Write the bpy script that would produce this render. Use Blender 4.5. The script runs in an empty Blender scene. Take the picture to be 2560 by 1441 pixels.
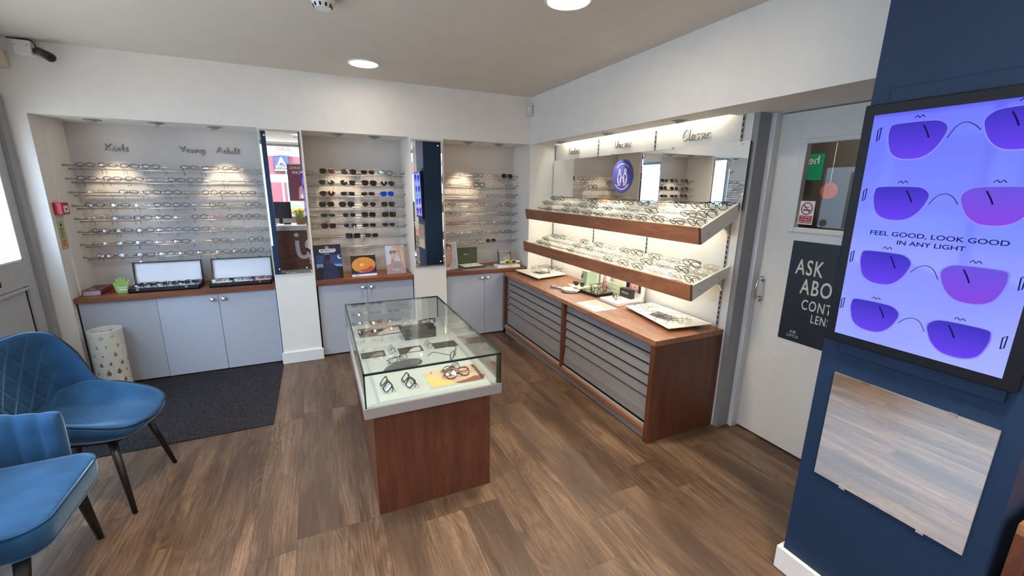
import bpy, math, random
from mathutils import Vector, Matrix, Euler
PI = math.pi
random.seed(7)
SC = bpy.context.scene
EXPO = 1.6
COL = SC.collection

def srgb(r, g, b):
    f = lambda c: c / 12.92 if c <= 0.04045 else ((c + 0.055) / 1.055) ** 2.4
    return (f(r / 255), f(g / 255), f(b / 255), 1.0)

# ------------------------------------------------------------------ materials
class NT:
    """small helper around a material's node tree"""
    def __init__(s, name):
        s.m = bpy.data.materials.new(name); s.m.use_nodes = True
        s.t = s.m.node_tree; s.t.nodes.clear()
        s.out = s.t.nodes.new('ShaderNodeOutputMaterial')
    def n(s, typ, ins=None, **kw):
        nd = s.t.nodes.new(typ)
        for k, v in kw.items(): setattr(nd, k, v)
        for k, v in (ins or {}).items():
            if isinstance(v, bpy.types.NodeSocket): s.t.links.new(v, nd.inputs[k])
            else: nd.inputs[k].default_value = v
        return nd
    def math(s, op, a, b=None, c=None):
        ins = {0: a}
        if b is not None: ins[1] = b
        if c is not None: ins[2] = c
        return s.n('ShaderNodeMath', ins, operation=op).outputs[0]
    def noise(s, vec, scale, detail=3, rough=.5, dist=0):
        return s.n('ShaderNodeTexNoise', {'Vector': vec, 'Scale': scale, 'Detail': detail, 'Roughness': rough, 'Distortion': dist}).outputs[0]
    def mapping(s, vec, scale=(1, 1, 1), loc=(0, 0, 0), rot=(0, 0, 0)):
        return s.n('ShaderNodeMapping', {'Vector': vec, 'Scale': scale, 'Location': loc, 'Rotation': rot}).outputs[0]
    def obj(s): return s.n('ShaderNodeTexCoord').outputs['Object']
    def ramp(s, fac, stops):
        nd = s.n('ShaderNodeValToRGB', {0: fac}); e = nd.color_ramp.elements
        while len(e) < len(stops): e.new(0.5)
        for i, (p, c) in enumerate(stops): e[i].position = p; e[i].color = c
        return nd.outputs[0]
    def mix(s, fac, a, b, mode='MIX'):
        nd = s.n('ShaderNodeMix', data_type='RGBA', blend_type=mode)
        for k, v in ((0, fac), (6, a), (7, b)):
            if isinstance(v, bpy.types.NodeSocket): s.t.links.new(v, nd.inputs[k])
            else: nd.inputs[k].default_value = v
        return nd.outputs[2]
    def bump(s, h, strength=.2, dist=.002):
        return s.n('ShaderNodeBump', {'Height': h, 'Strength': strength, 'Distance': dist}).outputs[0]
    def pbr(s, **ins):
        nd = s.n('ShaderNodeBsdfPrincipled', {k.replace('_', ' '): v for k, v in ins.items()})
        s.t.links.new(nd.outputs[0], s.out.inputs[0]); return s.m
    def done(s, sock):
        s.t.links.new(sock, s.out.inputs[0]); return s.m

M = {}
def flat(name, col, rough=.5, metal=0., var=.06, scale=30, spec=.5, bump=0., coat=0.):
    """painted / plastic / metal surface with a faint procedural mottling"""
    t = NT(name); v = t.noise(t.obj(), scale, 3)
    d = tuple(c * (1 - var) for c in col[:3]) + (1,); u = tuple(min(1, c * (1 + var)) for c in col[:3]) + (1,)
    c = t.ramp(v, [(.3, d), (.7, u)])
    k = dict(Base_Color=c, Roughness=rough, Metallic=metal, Specular_IOR_Level=spec, Coat_Weight=coat)
    if bump: k['Normal'] = t.bump(t.noise(t.obj(), scale * 6, 2), bump)
    M[name] = t.pbr(**k); return M[name]

def wood(name, dark, mid, light, scale=(6, 6, .8), rough=.38, spec=.5):
    t = NT(name); p = t.mapping(t.obj(), scale)
    a = t.noise(p, 3.0, 6, .6, 1.2); b = t.noise(t.mapping(t.obj(), tuple(c * 14 for c in scale)), 2.0, 3, .6)
    f = t.math('ADD', t.math('MULTIPLY', a, .72), t.math('MULTIPLY', b, .28))
    c = t.ramp(f, [(.34, dark), (.5, mid), (.66, light)])
    M[name] = t.pbr(Base_Color=c, Roughness=rough, Specular_IOR_Level=spec, Normal=t.bump(b, .05, .001)); return M[name]

def schlick(t, f0):
    """angle dependent reflectance, the same from both sides of a thin sheet"""
    g = t.n('ShaderNodeNewGeometry')
    d = t.n('ShaderNodeVectorMath', {0: g.outputs['Normal'], 1: g.outputs['Incoming']}, operation='DOT_PRODUCT').outputs['Value']
    k = t.math('POWER', t.math('SUBTRACT', 1.0, t.math('ABSOLUTE', d)), 5.0)
    return t.math('ADD', f0, t.math('MULTIPLY', k, 1.0 - f0))
def glassy(name, tint=(.95, .98, .96, 1), f0=.05, rough=0.0, body=None, amount=0.):
    """thin pane: clear transmission with fresnel reflection (plus a share of coloured body)"""
    t = NT(name)
    tr = t.n('ShaderNodeBsdfTransparent', {'Color': tint}).outputs[0]
    if body is not None:
        df = t.n('ShaderNodeBsdfDiffuse', {'Color': body}).outputs[0]
        tr = t.n('ShaderNodeMixShader', {0: amount, 1: tr, 2: df}).outputs[0]
    gl = t.n('ShaderNodeBsdfGlossy', {'Color': (1, 1, 1, 1), 'Roughness': rough}).outputs[0]
    M[name] = t.done(t.n('ShaderNodeMixShader', {0: schlick(t, f0), 1: tr, 2: gl}).outputs[0]); return M[name]

def mirror_mat(name, col=(.9, .92, .91, 1)):
    t = NT(name); M[name] = t.done(t.n('ShaderNodeBsdfGlossy', {'Color': col, 'Roughness': 0.0}).outputs[0]); return M[name]

def glow(name, col, strength):
    t = NT(name); M[name] = t.done(t.n('ShaderNodeEmission', {'Color': col, 'Strength': strength}).outputs[0]); return M[name]

# ------------------------------------------------------------------ objects
def tag(o, label=None, cat=None, group=None, kind=None):
    if label: o['label'] = label
    if cat: o['category'] = cat
    if group: o['group'] = group
    if kind: o['kind'] = kind
    return o
def thing(name, label, cat, loc=(0, 0, 0), rz=0., group=None, rot=None):
    o = bpy.data.objects.new(name, None); COL.objects.link(o)
    o.empty_display_size = .05
    o.location = loc; o.rotation_euler = rot if rot else (0, 0, rz)
    return tag(o, label, cat, group)
def rootmat(o):
    m = Matrix.Identity(4)
    while o is not None:
        m = (Matrix.Translation(o.location) @ o.rotation_euler.to_matrix().to_4x4()) @ m
        o = o.parent
    return m
def link(me, name, parent=None, mat=None):
    o = bpy.data.objects.new(name, me); COL.objects.link(o)
    if parent is not None: o.parent = parent
    if mat is not None:
        me.materials.clear(); me.materials.append(M[mat] if isinstance(mat, str) else mat)
    return o

class MB:
    """collects shapes; build() links them as ONE mesh object"""
    def __init__(s): s.v = []; s.f = []
    def add(s, vs, fs):
        b = len(s.v); s.v += [Vector(v) for v in vs]; s.f += [tuple(i + b for i in f) for f in fs]; return s
    def box(s, x0, x1, y0, y1, z0, z1):
        x0, x1 = min(x0, x1), max(x0, x1); y0, y1 = min(y0, y1), max(y0, y1); z0, z1 = min(z0, z1), max(z0, z1)
        return s.add([(x0, y0, z0), (x1, y0, z0), (x1, y1, z0), (x0, y1, z0), (x0, y0, z1), (x1, y0, z1), (x1, y1, z1), (x0, y1, z1)],
                     [(3, 2, 1, 0), (4, 5, 6, 7), (0, 1, 5, 4), (1, 2, 6, 5), (2, 3, 7, 6), (3, 0, 4, 7)])
    def quad(s, a, b, c, d): return s.add([a, b, c, d], [(0, 1, 2, 3)])
    def hexa(s, lo, hi):
        """two 4-point loops joined as a solid"""
        return s.loft([lo, hi])
    def loft(s, loops, cap=True, closed=True):
        n = len(loops[0]); vs = [p for l in loops for p in l]; fs = []
        for k in range(len(loops) - 1):
            for i in range(n if closed else n - 1):
                j = (i + 1) % n; fs.append((k * n + i, k * n + j, (k + 1) * n + j, (k + 1) * n + i))
        if cap: fs.append(tuple(reversed(range(n)))); fs.append(tuple((len(loops) - 1) * n + i for i in range(n)))
        return s.add(vs, fs)
    def tube(s, pts, r, n=8, cap=True, flat=1.0, up=None):
        pts = [Vector(p) for p in pts]; rs = r if isinstance(r, (list, tuple)) else [r] * len(pts)
        loops = []; prev = None
        for i, p in enumerate(pts):
            d = (pts[min(i + 1, len(pts) - 1)] - pts[max(i - 1, 0)]).normalized()
            if up is not None: a = (Vector(up) - d * d.dot(Vector(up))).normalized()
            elif prev is None:
                a = Vector((0, 0, 1)) if abs(d.z) < .9 else Vector((1, 0, 0)); a = (a - d * d.dot(a)).normalized()
            else: a = (prev - d * d.dot(prev)).normalized()
            prev = a; b = d.cross(a)
            loops.append([p + (a * math.cos(2 * PI * k / n) + b * math.sin(2 * PI * k / n) * flat) * rs[i] for k in range(n)])
        return s.loft(loops, cap)
    def cyl(s, p0, p1, r, n=16, r1=None): return s.tube([p0, p1], [r, r if r1 is None else r1], n)
    def lathe(s, prof, c=(0, 0, 0), n=24, axis='z', cap=True):
        c = Vector(c); loops = []
        for r, h in prof:
            l = []
            for k in range(n):
                a = 2 * PI * k / n; q = (r * math.cos(a), r * math.sin(a))
                l.append(c + Vector({'z': (q[0], q[1], h), 'y': (q[0], h, -q[1]), 'x': (h, q[0], q[1])}[axis]))
            loops.append(l)
        return s.loft(loops, cap)
    def prism(s, pts2, o, R, U, d):
        """2-D outline in the plane o,R,U thickened by d along R x U"""
        o, R, U = Vector(o), Vector(R), Vector(U); N = R.cross(U)
        a = [o + R * x + U * y for x, y in pts2]; b = [p + N * d for p in a]
        return s.loft([a, b])
    def ball(s, c, rx, ry=None, rz=None, n=12):
        ry = ry or rx; rz = rz or rx; m = n // 2 + 1
        c = Vector(c); loops = []
        for i in range(1, m):
            t = PI * i / m
            loops.append([c + Vector((rx * math.sin(t) * math.cos(2 * PI * k / n), ry * math.sin(t) * math.sin(2 * PI * k / n), -rz * math.cos(t))) for k in range(n)])
        return s.loft(loops)
    def build(s, name, mat, parent=None, smooth=False, bevel=0., world=False, seg=2, subsurf=0):
        vs = s.v
        if parent is not None and world:
            inv = rootmat(parent).inverted(); vs = [inv @ v for v in vs]
        me = bpy.data.meshes.new(name)
        me.from_pydata([tuple(v) for v in vs], [], s.f); me.update()
        import bmesh
        b = bmesh.new(); b.from_mesh(me); bmesh.ops.recalc_face_normals(b, faces=b.faces); b.to_mesh(me); b.free()
        o = link(me, name, parent, mat)
        if smooth:
            for p in me.polygons: p.use_smooth = True
        if bevel:
            m = o.modifiers.new('bevel', 'BEVEL'); m.width = bevel; m.segments = seg; m.limit_method = 'ANGLE'; m.angle_limit = math.radians(40)
        if subsurf:
            m = o.modifiers.new('sub', 'SUBSURF'); m.levels = m.render_levels = subsurf
        return o
def box(name, mat, b, parent=None, bevel=0., world=True):
    return MB().box(*b).build(name, mat, parent, bevel=bevel, world=world)
def struct(o): o['kind'] = 'structure'; return o
def copy_tree(o, parent=None):
    c = o.copy(); COL.objects.link(c)
    if parent is not None: c.parent = parent
    for ch in list(o.children): copy_tree(ch, c)
    return c

# flat printed artwork on a face: a frame with origin o, right R, up U
class Face:
    def __init__(s, o, R, U, parent=None, lift=.0006):
        s.o, s.R, s.U = Vector(o), Vector(R).normalized(), Vector(U).normalized(); s.N = s.R.cross(s.U); s.k = 0; s.parent = parent; s.lift = lift
    def p(s, x, y, h=0): return s.o + s.R * x + s.U * y + s.N * h
    def poly(s, name, mat, pts, k=1):
        h = s.lift * k
        return MB().add([s.p(x, y, h) for x, y in pts], [tuple(range(len(pts)))]).build(name, mat, s.parent, world=s.parent is not None)
    def rect(s, name, mat, x0, x1, y0, y1, k=1): return s.poly(name, mat, [(x0, y0), (x1, y0), (x1, y1), (x0, y1)], k)
    def disc(s, name, mat, cx, cy, rx, ry=None, k=1, n=32, a0=0, a1=2 * PI):
        ry = ry or rx
        return s.poly(name, mat, [(cx + rx * math.cos(a0 + (a1 - a0) * i / n), cy + ry * math.sin(a0 + (a1 - a0) * i / n)) for i in range(n)], k)
    def stroke(s, name, mat, lines, w, k=1, smooth=True):
        mb = MB(); h = s.lift * k
        for ln in lines:
            q = curve2(ln) if smooth and len(ln) > 2 else ln
            L = []; Rr = []
            for i, (x, y) in enumerate(q):
                x0, y0 = q[max(i - 1, 0)]; x1, y1 = q[min(i + 1, len(q) - 1)]
                dx, dy = x1 - x0, y1 - y0; l = math.hypot(dx, dy) or 1
                L.append(s.p(x - dy / l * w / 2, y + dx / l * w / 2, h)); Rr.append(s.p(x + dy / l * w / 2, y - dx / l * w / 2, h))
            mb.add(L + Rr, [(i, i + 1, len(q) + i + 1, len(q) + i) for i in range(len(q) - 1)])
        return mb.build(name, mat, s.parent, world=s.parent is not None)
    def text(s, name, mat, body, cx, cy, size=None, width=None, k=1, bold=0., sx=1., space=1., align='CENTER', depth=0., shear=0.):
        cu = bpy.data.curves.new('t', 'FONT'); cu.body = body; cu.size = 1; cu.align_x = align; cu.align_y = 'CENTER'
        cu.space_character = space; cu.offset = bold; cu.extrude = depth; cu.shear = shear; cu.resolution_u = 4
        ob = bpy.data.objects.new('t', cu); COL.objects.link(ob)
        dg = bpy.context.evaluated_depsgraph_get(); dg.update()
        me = bpy.data.meshes.new_from_object(ob.evaluated_get(dg)); bpy.data.objects.remove(ob); bpy.data.curves.remove(cu)
        xs = [v.co.x for v in me.vertices]; wd = max(xs) - min(xs)
        sz = size if size else width / (wd * sx)
        if size and width and wd * sx * size > width: sx = width / (wd * size)
        inv = rootmat(s.parent).inverted() if s.parent is not None else Matrix.Identity(4)
        for v in me.vertices:
            v.co = inv @ s.p(cx + v.co.x * sz * sx, cy + v.co.y * sz, s.lift * k + v.co.z * sz)
        me.name = name
        return link(me, name, s.parent, mat)
def curve2(pts, per=6):
    out = []; n = len(pts)
    for i in range(n - 1):
        p0, p1, p2, p3 = pts[max(i - 1, 0)], pts[i], pts[i + 1], pts[min(i + 2, n - 1)]
        for j in range(per):
            t = j / per
            out.append(tuple(.5 * (2 * p1[d] + (p2[d] - p0[d]) * t + (2 * p0[d] - 5 * p1[d] + 4 * p2[d] - p3[d]) * t * t + (3 * p1[d] - p0[d] - 3 * p2[d] + p3[d]) * t ** 3) for d in range(len(p1))))
    out.append(tuple(pts[-1])); return out

# ------------------------------------------------------------------ camera
F_ = Vector((0.40853216, 0.88308139, -0.23080019)); R_ = Vector((0.90882752, -0.41695905, 0.0133297)); U_ = R_.cross(F_)
cam = bpy.data.objects.new('camera', bpy.data.cameras.new('camera')); COL.objects.link(cam)
mw = Matrix((R_, U_, -F_)).transposed().to_4x4(); mw.translation = (-2.1052, -4.1360, 1.6); cam.matrix_world = mw
cam.data.sensor_width = 36; cam.data.lens = 1045.178 * 36 / 2560; cam.data.clip_start = .02
SC.camera = cam
# ------------------------------------------------------------------ palette
flat('wall_white', srgb(234, 231, 224), .75, var=.02, scale=8)
flat('wall_grey', srgb(199, 195, 191), .8, var=.03, scale=8)
flat('ceiling_white', srgb(216, 209, 200), .85, var=.02, scale=5)
flat('gloss_white', srgb(232, 231, 226), .35, var=.015)
flat('panel_white', srgb(226, 224, 216), .5, var=.02)
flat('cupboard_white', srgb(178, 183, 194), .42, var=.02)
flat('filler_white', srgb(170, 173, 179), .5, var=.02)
flat('skirting_white', srgb(228, 228, 228), .4, var=.02)
flat('frame_grey', srgb(150, 150, 150), .5, var=.05)
flat('door_grey', srgb(188, 188, 188), .5, var=.04)
flat('door_white', srgb(222, 219, 212), .45, var=.02)
flat('blue_paint', srgb(2, 38, 70), .65, var=.04, scale=10)
flat('black_plastic', srgb(18, 18, 22), .35, var=.1)
flat('dark_gap', srgb(12, 11, 11), .8)
flat('silver_trim', srgb(160, 157, 158), .4, .25, var=.04)
flat('slat_grey', srgb(138, 134, 135), .45, .1, var=.05)
flat('steel_bright', (.78, .74, .68, 1), .22, .9, var=.03)
flat('chrome', (.8, .8, .82, 1), .12, 1.0, var=.02)
flat('steel', (.55, .54, .52, 1), .3, 1.0, var=.05)
flat('paper_white', srgb(235, 235, 230), .6, var=.01)
flat('case_white', srgb(186, 195, 195), .3, var=.01)
flat('red_plastic', srgb(178, 22, 40), .4)
flat('green_notice', srgb(196, 214, 150), .5)
flat('beige_plastic', srgb(214, 204, 180), .5)
wood('cherry', srgb(120, 76, 52), srgb(148, 97, 67), srgb(166, 113, 80), (5, 1.0, 5))
wood('cherry_x', srgb(100, 58, 38), srgb(124, 74, 49), srgb(142, 89, 60), (1.0, 6, 6))
wood('cherry_z', srgb(76, 41, 27), srgb(92, 52, 35), srgb(110, 64, 44), (7, 7, .8))
mirror_mat('mirror')
mirror_mat('mirror_edge', (.75, .85, .82, 1))
glassy('case_glass', (.965, .985, .978, 1))
glassy('window_glass', (.96, .98, .97, 1)); glassy('door_glass', (.9, .92, .92, 1), .015)
flat('glass_edge', srgb(28, 48, 44), .15, var=.1)
glow('lamp_warm', (1, .89, .74, 1), 9); glow('lamp_warm_bright', (1, .89, .74, 1), 24)
glow('lamp_spot', (1, .86, .62, 1), 10)
glow('lamp_strip', (1, .91, .76, 1), 10)

# oak plank floor, boards run along y
def floor_mat():
    t = NT('oak_floor'); p = t.obj(); s = t.n('ShaderNodeSeparateXYZ', {0: p}); x, y = s.outputs[0], s.outputs[1]
    xr = t.math('DIVIDE', t.math('ADD', x, 2.318 + 19), .19); row = t.math('FLOOR', xr); fx = t.math('FRACT', xr)
    rr = t.n('ShaderNodeTexWhiteNoise', {'W': row}, noise_dimensions='1D').outputs[0]
    yr = t.math('ADD', t.math('DIVIDE', t.math('ADD', y, 30), 1.22), t.math('MULTIPLY', rr, 3.7)); cell = t.math('FLOOR', yr); fy = t.math('FRACT', yr)
    cv = t.n('ShaderNodeCombineXYZ', {0: row, 1: cell}).outputs[0]
    wn = t.n('ShaderNodeTexWhiteNoise', {'Vector': cv}, noise_dimensions='2D'); rnd = wn.outputs[0]
    off = t.math('MULTIPLY', rnd, 37.0)
    gv = t.n('ShaderNodeCombineXYZ', {0: t.math('ADD', x, off), 1: t.math('MULTIPLY', y, .16), 2: off}).outputs[0]
    big = t.noise(gv, 9.0, 4, .55, .6)                                  # broad dark / light figure
    rings = t.math('SINE', t.math('MULTIPLY', t.noise(gv, 5.5, 2, .5, .4), 120.0))   # cathedral grain
    gm = t.n('ShaderNodeCombineXYZ', {0: t.math('ADD', x, off), 1: t.math('MULTIPLY', y, .03), 2: off}).outputs[0]
    fine = t.noise(gm, 160.0, 3, .6)
    spots = t.noise(t.n('ShaderNodeCombineXYZ', {0: t.math('ADD', x, off), 1: t.math('MULTIPLY', y, .35), 2: 0.0}).outputs[0], 8, 3, .6)
    f = t.math('ADD', t.math('MULTIPLY', big, .54), t.math('MULTIPLY', fine, .40))
    f = t.math('ADD', f, t.math('MULTIPLY', rings, t.math('MULTIPLY', t.math('SUBTRACT', spots, .38), .20)))
    f = t.math('ADD', f, t.math('MULTIPLY', t.math('SUBTRACT', rnd, .5), .07))
    c = t.ramp(f, [(.26, srgb(50, 37, 28)), (.4, srgb(82, 63, 48)), (.52, srgb(108, 86, 68)), (.66, srgb(132, 109, 88))])
    dark = t.ramp(t.noise(gv, 3.2, 3, .55, .3), [(.46, (0, 0, 0, 1)), (.66, (1, 1, 1, 1))])
    c = t.mix(t.math('MULTIPLY', dark, .68), c, srgb(58, 43, 34))                 # broad smoky streaks
    gp = t.n('ShaderNodeCombineXYZ', {0: t.math('ADD', x, off), 1: t.math('MULTIPLY', y, .07), 2: off}).outputs[0]
    pore = t.ramp(t.noise(gp, 420.0, 2, .6), [(.56, (0, 0, 0, 1)), (.70, (1, 1, 1, 1))])
    c = t.mix(t.math('MULTIPLY', pore, .6), c, srgb(50, 37, 29))                # open pores of the grain
    vor = t.n('ShaderNodeTexVoronoi', {'Vector': t.n('ShaderNodeCombineXYZ', {0: t.math('ADD', x, off), 1: t.math('MULTIPLY', y, .45), 2: 0.0}).outputs[0], 'Scale': 3.1, 'Randomness': 1.0}).outputs['Distance']
    knot = t.ramp(vor, [(.02, (1, 1, 1, 1)), (.075, (0, 0, 0, 1))])
    c = t.mix(t.math('MULTIPLY', knot, .6), c, srgb(46, 33, 26))
    seam = t.math('MAXIMUM', t.math('LESS_THAN', fx, .012), t.math('LESS_THAN', fy, .0022))
    c = t.mix(t.math('MULTIPLY', seam, .65), c, srgb(44, 31, 24))
    M['oak_floor'] = t.pbr(Base_Color=c, Roughness=t.math('ADD', .34, t.math('MULTIPLY', fine, .14)), Specular_IOR_Level=.5,
                           Normal=t.bump(t.math('SUBTRACT', fine, seam), .12, .0012))
floor_mat()
def carpet_mat():
    t = NT('mat_pile'); p = t.obj(); a = t.noise(p, 260, 3, .7); b = t.noise(p, 40, 3)
    c = t.ramp(a, [(.35, srgb(16, 15, 18)), (.52, srgb(40, 38, 42)), (.66, srgb(104, 101, 108))])
    c = t.mix(t.math('MULTIPLY', b, .4), c, srgb(38, 37, 40))
    M['mat_pile'] = t.pbr(Base_Color=c, Roughness=.95, Specular_IOR_Level=.1, Normal=t.bump(a, .8, .004))
carpet_mat()

# ------------------------------------------------------------------ room shell
ZC, ZB, XL, XR, D, D2 = 2.517, 2.058, -3.96, 0.0, .4347, .2952
YB = -6.6
struct(box('floor', 'oak_floor', (-4.02, .6, YB, .5, -.05, 0)))
struct(box('ceiling', 'ceiling_white', (-4.02, .6, YB, .5, ZC, ZC + .05)))
struct(box('wall_back', 'wall_grey', (-4.02, .6, D, .5, 0, ZB + .05)))
struct(box('wall_back_bulkhead', 'wall_white', (-4.02, 0, 0, D, ZB, ZC)))
struct(box('wall_back_pier', 'wall_white', (-3.96, -3.84, 0, D, 0, ZB)))
struct(box('wall_back_column', 'wall_white', (-2.493, -2.1703, 0, D, 0, ZB)))
struct(box('wall_back_column', 'wall_white', (-1.2704, -.9434, 0, D, 0, ZB)))
struct(box('wall_corner_column', 'wall_white', (0, D2, 0, D, 0, ZB)))
struct(box('trim_1', 'wall_white', (-3.84, -3.832, .14, D, 0, ZB)))
mb = MB().box(0, .225, -3.2687, D, ZB, ZC).box(.225, .6, -2.22, -.10, 2.20, ZC).box(.225, .6, -3.2687, -2.22, ZB, ZC).box(.225, .6, -.10, D, ZB, ZC); struct(mb.build('wall_right_bulkhead', 'wall_white'))   # leaves a light slot over the panels
struct(MB().box(D2, .6, -2.33, .0, 0, ZB).box(D2, .6, -2.22, -.10, ZB, 2.2).build('wall_right', 'panel_white'))
struct(box('wall_right_pillar', 'blue_paint', (-.3912, .6, -3.805, -3.2687, 0, ZC)))
struct(box('wall_right_rear', 'wall_white', (.46, .6, YB, -3.805, 0, ZC)))
struct(box('trim_2', 'frame_grey', (.30, .47, -2.365, -2.33, 0, ZB)))       # door reveal
struct(box('trim_3', 'skirting_white', (.405, .47, -2.395, -2.365, 0, ZB)))       # jamb
bb = MB().box(-2.505, -2.158, -.018, 0, 0, .1086); struct(bb.build('baseboard_back', 'skirting_white', bevel=.004))
bb = MB().box(-1.282, -.932, -.018, 0, 0, .1086); struct(bb.build('baseboard_back', 'skirting_white', bevel=.004))
bb = MB().box(-3.945, -3.822, -.018, .03, 0, .1086); struct(bb.build('baseboard_back', 'skirting_white', bevel=.004))
bb = MB().box(-.4095, -.3912, -3.823, -3.2501, 0, .1085).box(-.3912, .45, -3.2687, -3.2501, 0, .1085); struct(bb.build('baseboard_right', 'skirting_white', bevel=.004))

# slotted uprights between the wall panels of the recess
for y in (-.03, -.8019, -1.5301, -2.267):
    u = struct(box('trim_4', 'silver_trim', (.2905, D2, y - .008, y + .008, .705, ZB)))
    mb = MB(); z = .73
    while z < 2.04: mb.box(.2896, .292, y - .0045, y + .0045, z, z + .022); z += .034
    mb.build('slot', 'dark_gap', u, world=True)

# entrance side (left wall): door with a big pane, then shop windows
def wall_with_holes(name, mat, axis, at, th, u0, u1, z0, z1, holes):
    mb = MB(); us = sorted({u0, u1, *[h[0] for h in holes], *[h[1] for h in holes]}); zs = sorted({z0, z1, *[h[2] for h in holes], *[h[3] for h in holes]})
    for i in range(len(us) - 1):
        for j in range(len(zs) - 1):
            cu, cz = (us[i] + us[i + 1]) / 2, (zs[j] + zs[j + 1]) / 2
            if any(h[0] < cu < h[1] and h[2] < cz < h[3] for h in holes): continue
            if axis == 'x': mb.box(at, at + th, us[i], us[i + 1], zs[j], zs[j + 1])
            else: mb.box(us[i], us[i + 1], at, at + th, zs[j], zs[j + 1])
    return struct(mb.build(name, mat))
wall_with_holes('wall_left', 'wall_white', 'x', -4.08, .12, YB, .0, 0, ZC, [(-1.06, -.045, 0, 2.12), (-3.7, -1.25, .62, 2.2)])
wall_with_holes('wall_front', 'wall_white', 'y', YB - .1, .1, -4.08, .6, 0, ZC, [(-3.75, -.5, 1.0, 2.48)])
def window(name, axis, at, u0, u1, z0, z1, bars, mat='gloss_white', w=.05, t=.06):
    root = struct(bpy.data.objects.new(name, None)); COL.objects.link(root)
    f = MB()
    def bx(a, b, c, d, q=t):
        if axis == 'x': f.box(at, at + q, a, b, c, d)
        else: f.box(a, b, at, at + q, c, d)
    bx(u0, u1, z0, z0 + w); bx(u0, u1, z1 - w, z1); bx(u0, u0 + w, z0, z1); bx(u1 - w, u1, z0, z1)
    for b in bars: bx(b - w / 2, b + w / 2, z0, z1)
    f.build('window_frame', mat, root)
    g = MB(); m = at + t / 2
    if axis == 'x': g.quad((m, u0 + w, z0 + w), (m, u1 - w, z0 + w), (m, u1 - w, z1 - w), (m, u0 + w, z1 - w))
    else: g.quad((u0 + w, m, z0 + w), (u1 - w, m, z0 + w), (u1 - w, m, z1 - w), (u0 + w, m, z1 - w))
    g.build('pane', 'window_glass', root)
    return root
flat('sky_blue_frame', srgb(120, 178, 222), .45)
window('window_1', 'x', -4.05, -3.7, -1.25, .62, 2.2, (-2.45,), 'sky_blue_frame')
window('window_2', 'y', YB - .08, -3.75, -.5, 1.0, 2.48, (-1.7,), 'frame_grey')
def entrance_door():
    d = struct(bpy.data.objects.new('door_1', None)); COL.objects.link(d)
    x0, x1 = -4.03, -3.975
    f = MB().box(x0, x1, -.155, -.06, .02, 2.08).box(x0, x1, -1.045, -.94, .02, 2.08).box(x0, x1, -.94, -.155, 1.985, 2.08)
    f.box(x0, x1, -.94, -.155, .90, 1.075).box(x0, x1, -.94, -.155, .02, .2)
    f.build('door_frame', 'door_grey', d)
    b = MB()
    for a in ((-.165, -.155, 1.075, 1.985), (-.94, -.93, 1.075, 1.985), (-.94, -.155, 1.075, 1.088), (-.94, -.155, 1.972, 1.985)): b.box(x1 - .02, x1 + .004, *a)
    b.build('glazing_bead', 'gloss_white', d)
    MB().quad((-4.0, -.94, 1.07), (-4.0, -.155, 1.07), (-4.0, -.155, 1.99), (-4.0, -.94, 1.99)).build('pane', 'window_glass', d)
    MB().box(x0 + .01, x1 - .018, -.94, -.155, .2, .90).build('door_panel', 'door_grey', d)
    MB().box(x1 - .022, x1 - .016, -.168, -.155, .2, .90).build('painted_panel_shadow', 'dark_gap', d)  # dark strip standing in for the shadow line along the panel edge
    MB().box(x1, x1 + .006, -.94, -.155, .872, .895).build('moulding', 'door_grey', d, bevel=.002)
    MB().box(x1 - .001, x1 + .003, -.72, -.425, .945, .985).build('letterbox', 'dark_gap', d)
    j = MB().box(-4.08, -3.955, -.058, -.002, 0, 2.12).cyl((-3.955, -.03, 0), (-3.955, -.03, 2.16), .022, 12)
    struct(j.build('trim_5', 'frame_grey'))
    struct(MB().box(-4.08, -3.955, -1.06, -1.045, 0, 2.12).build('trim_6', 'frame_grey'))
    struct(MB().box(-4.08, -3.955, -1.06, 0, 2.085, 2.12).build('trim_7', 'frame_grey'))
    return d
entrance_door()
_t = NT('sticker_white'); M['sticker_white'] = _t.done(_t.n('ShaderNodeMixShader', {0: .7, 1: _t.n('ShaderNodeBsdfDiffuse', {'Color': srgb(236, 226, 226)}).outputs[0], 2: _t.n('ShaderNodeBsdfTranslucent', {'Color': srgb(240, 232, 232)}).outputs[0]}).outputs[0]); flat('sticker_red', srgb(196, 84, 84), .5); flat('ink_grey', srgb(110, 108, 112), .6)
st = thing('door_sticker', 'round sticker with a red ring on the glass of the entrance door', 'sticker', (-3.997, -.245, 1.155))
fc = Face((-3.998, -.245, 1.155), (0, 1, 0), (0, 0, 1), st)
MB().prism([(.055 * math.cos(i * PI / 16), .055 * math.sin(i * PI / 16)) for i in range(32)], (-3.999, -.245, 1.155), (0, 1, 0), (0, 0, 1), .0006).build('sticker_disc', 'sticker_white', st, world=True)
fc.stroke('ring', 'sticker_red', [[(.048 * math.cos(i * PI / 16), .048 * math.sin(i * PI / 16)) for i in range(33)]], .003, smooth=False)
fc.stroke('ring', 'sticker_red', [[(.036 * math.cos(i * PI / 16), .036 * math.sin(i * PI / 16)) for i in range(33)]], .0015, smooth=False)
fc.stroke('handwriting', 'sticker_red', [[(-.03, -.004), (-.022, .008), (-.018, -.008), (-.008, .006), (-.004, -.006), (.006, .004), (.012, -.01), (.018, .014), (.03, .0)]], .002)

# entrance mat
em = MB().box(-3.955, -2.5, -1.115, .045, .0, .006).build('entrance_mat', 'mat_pile', bevel=.001)
tag(em, 'charcoal speckled entrance mat set into the oak floor by the door', 'mat')

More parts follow.
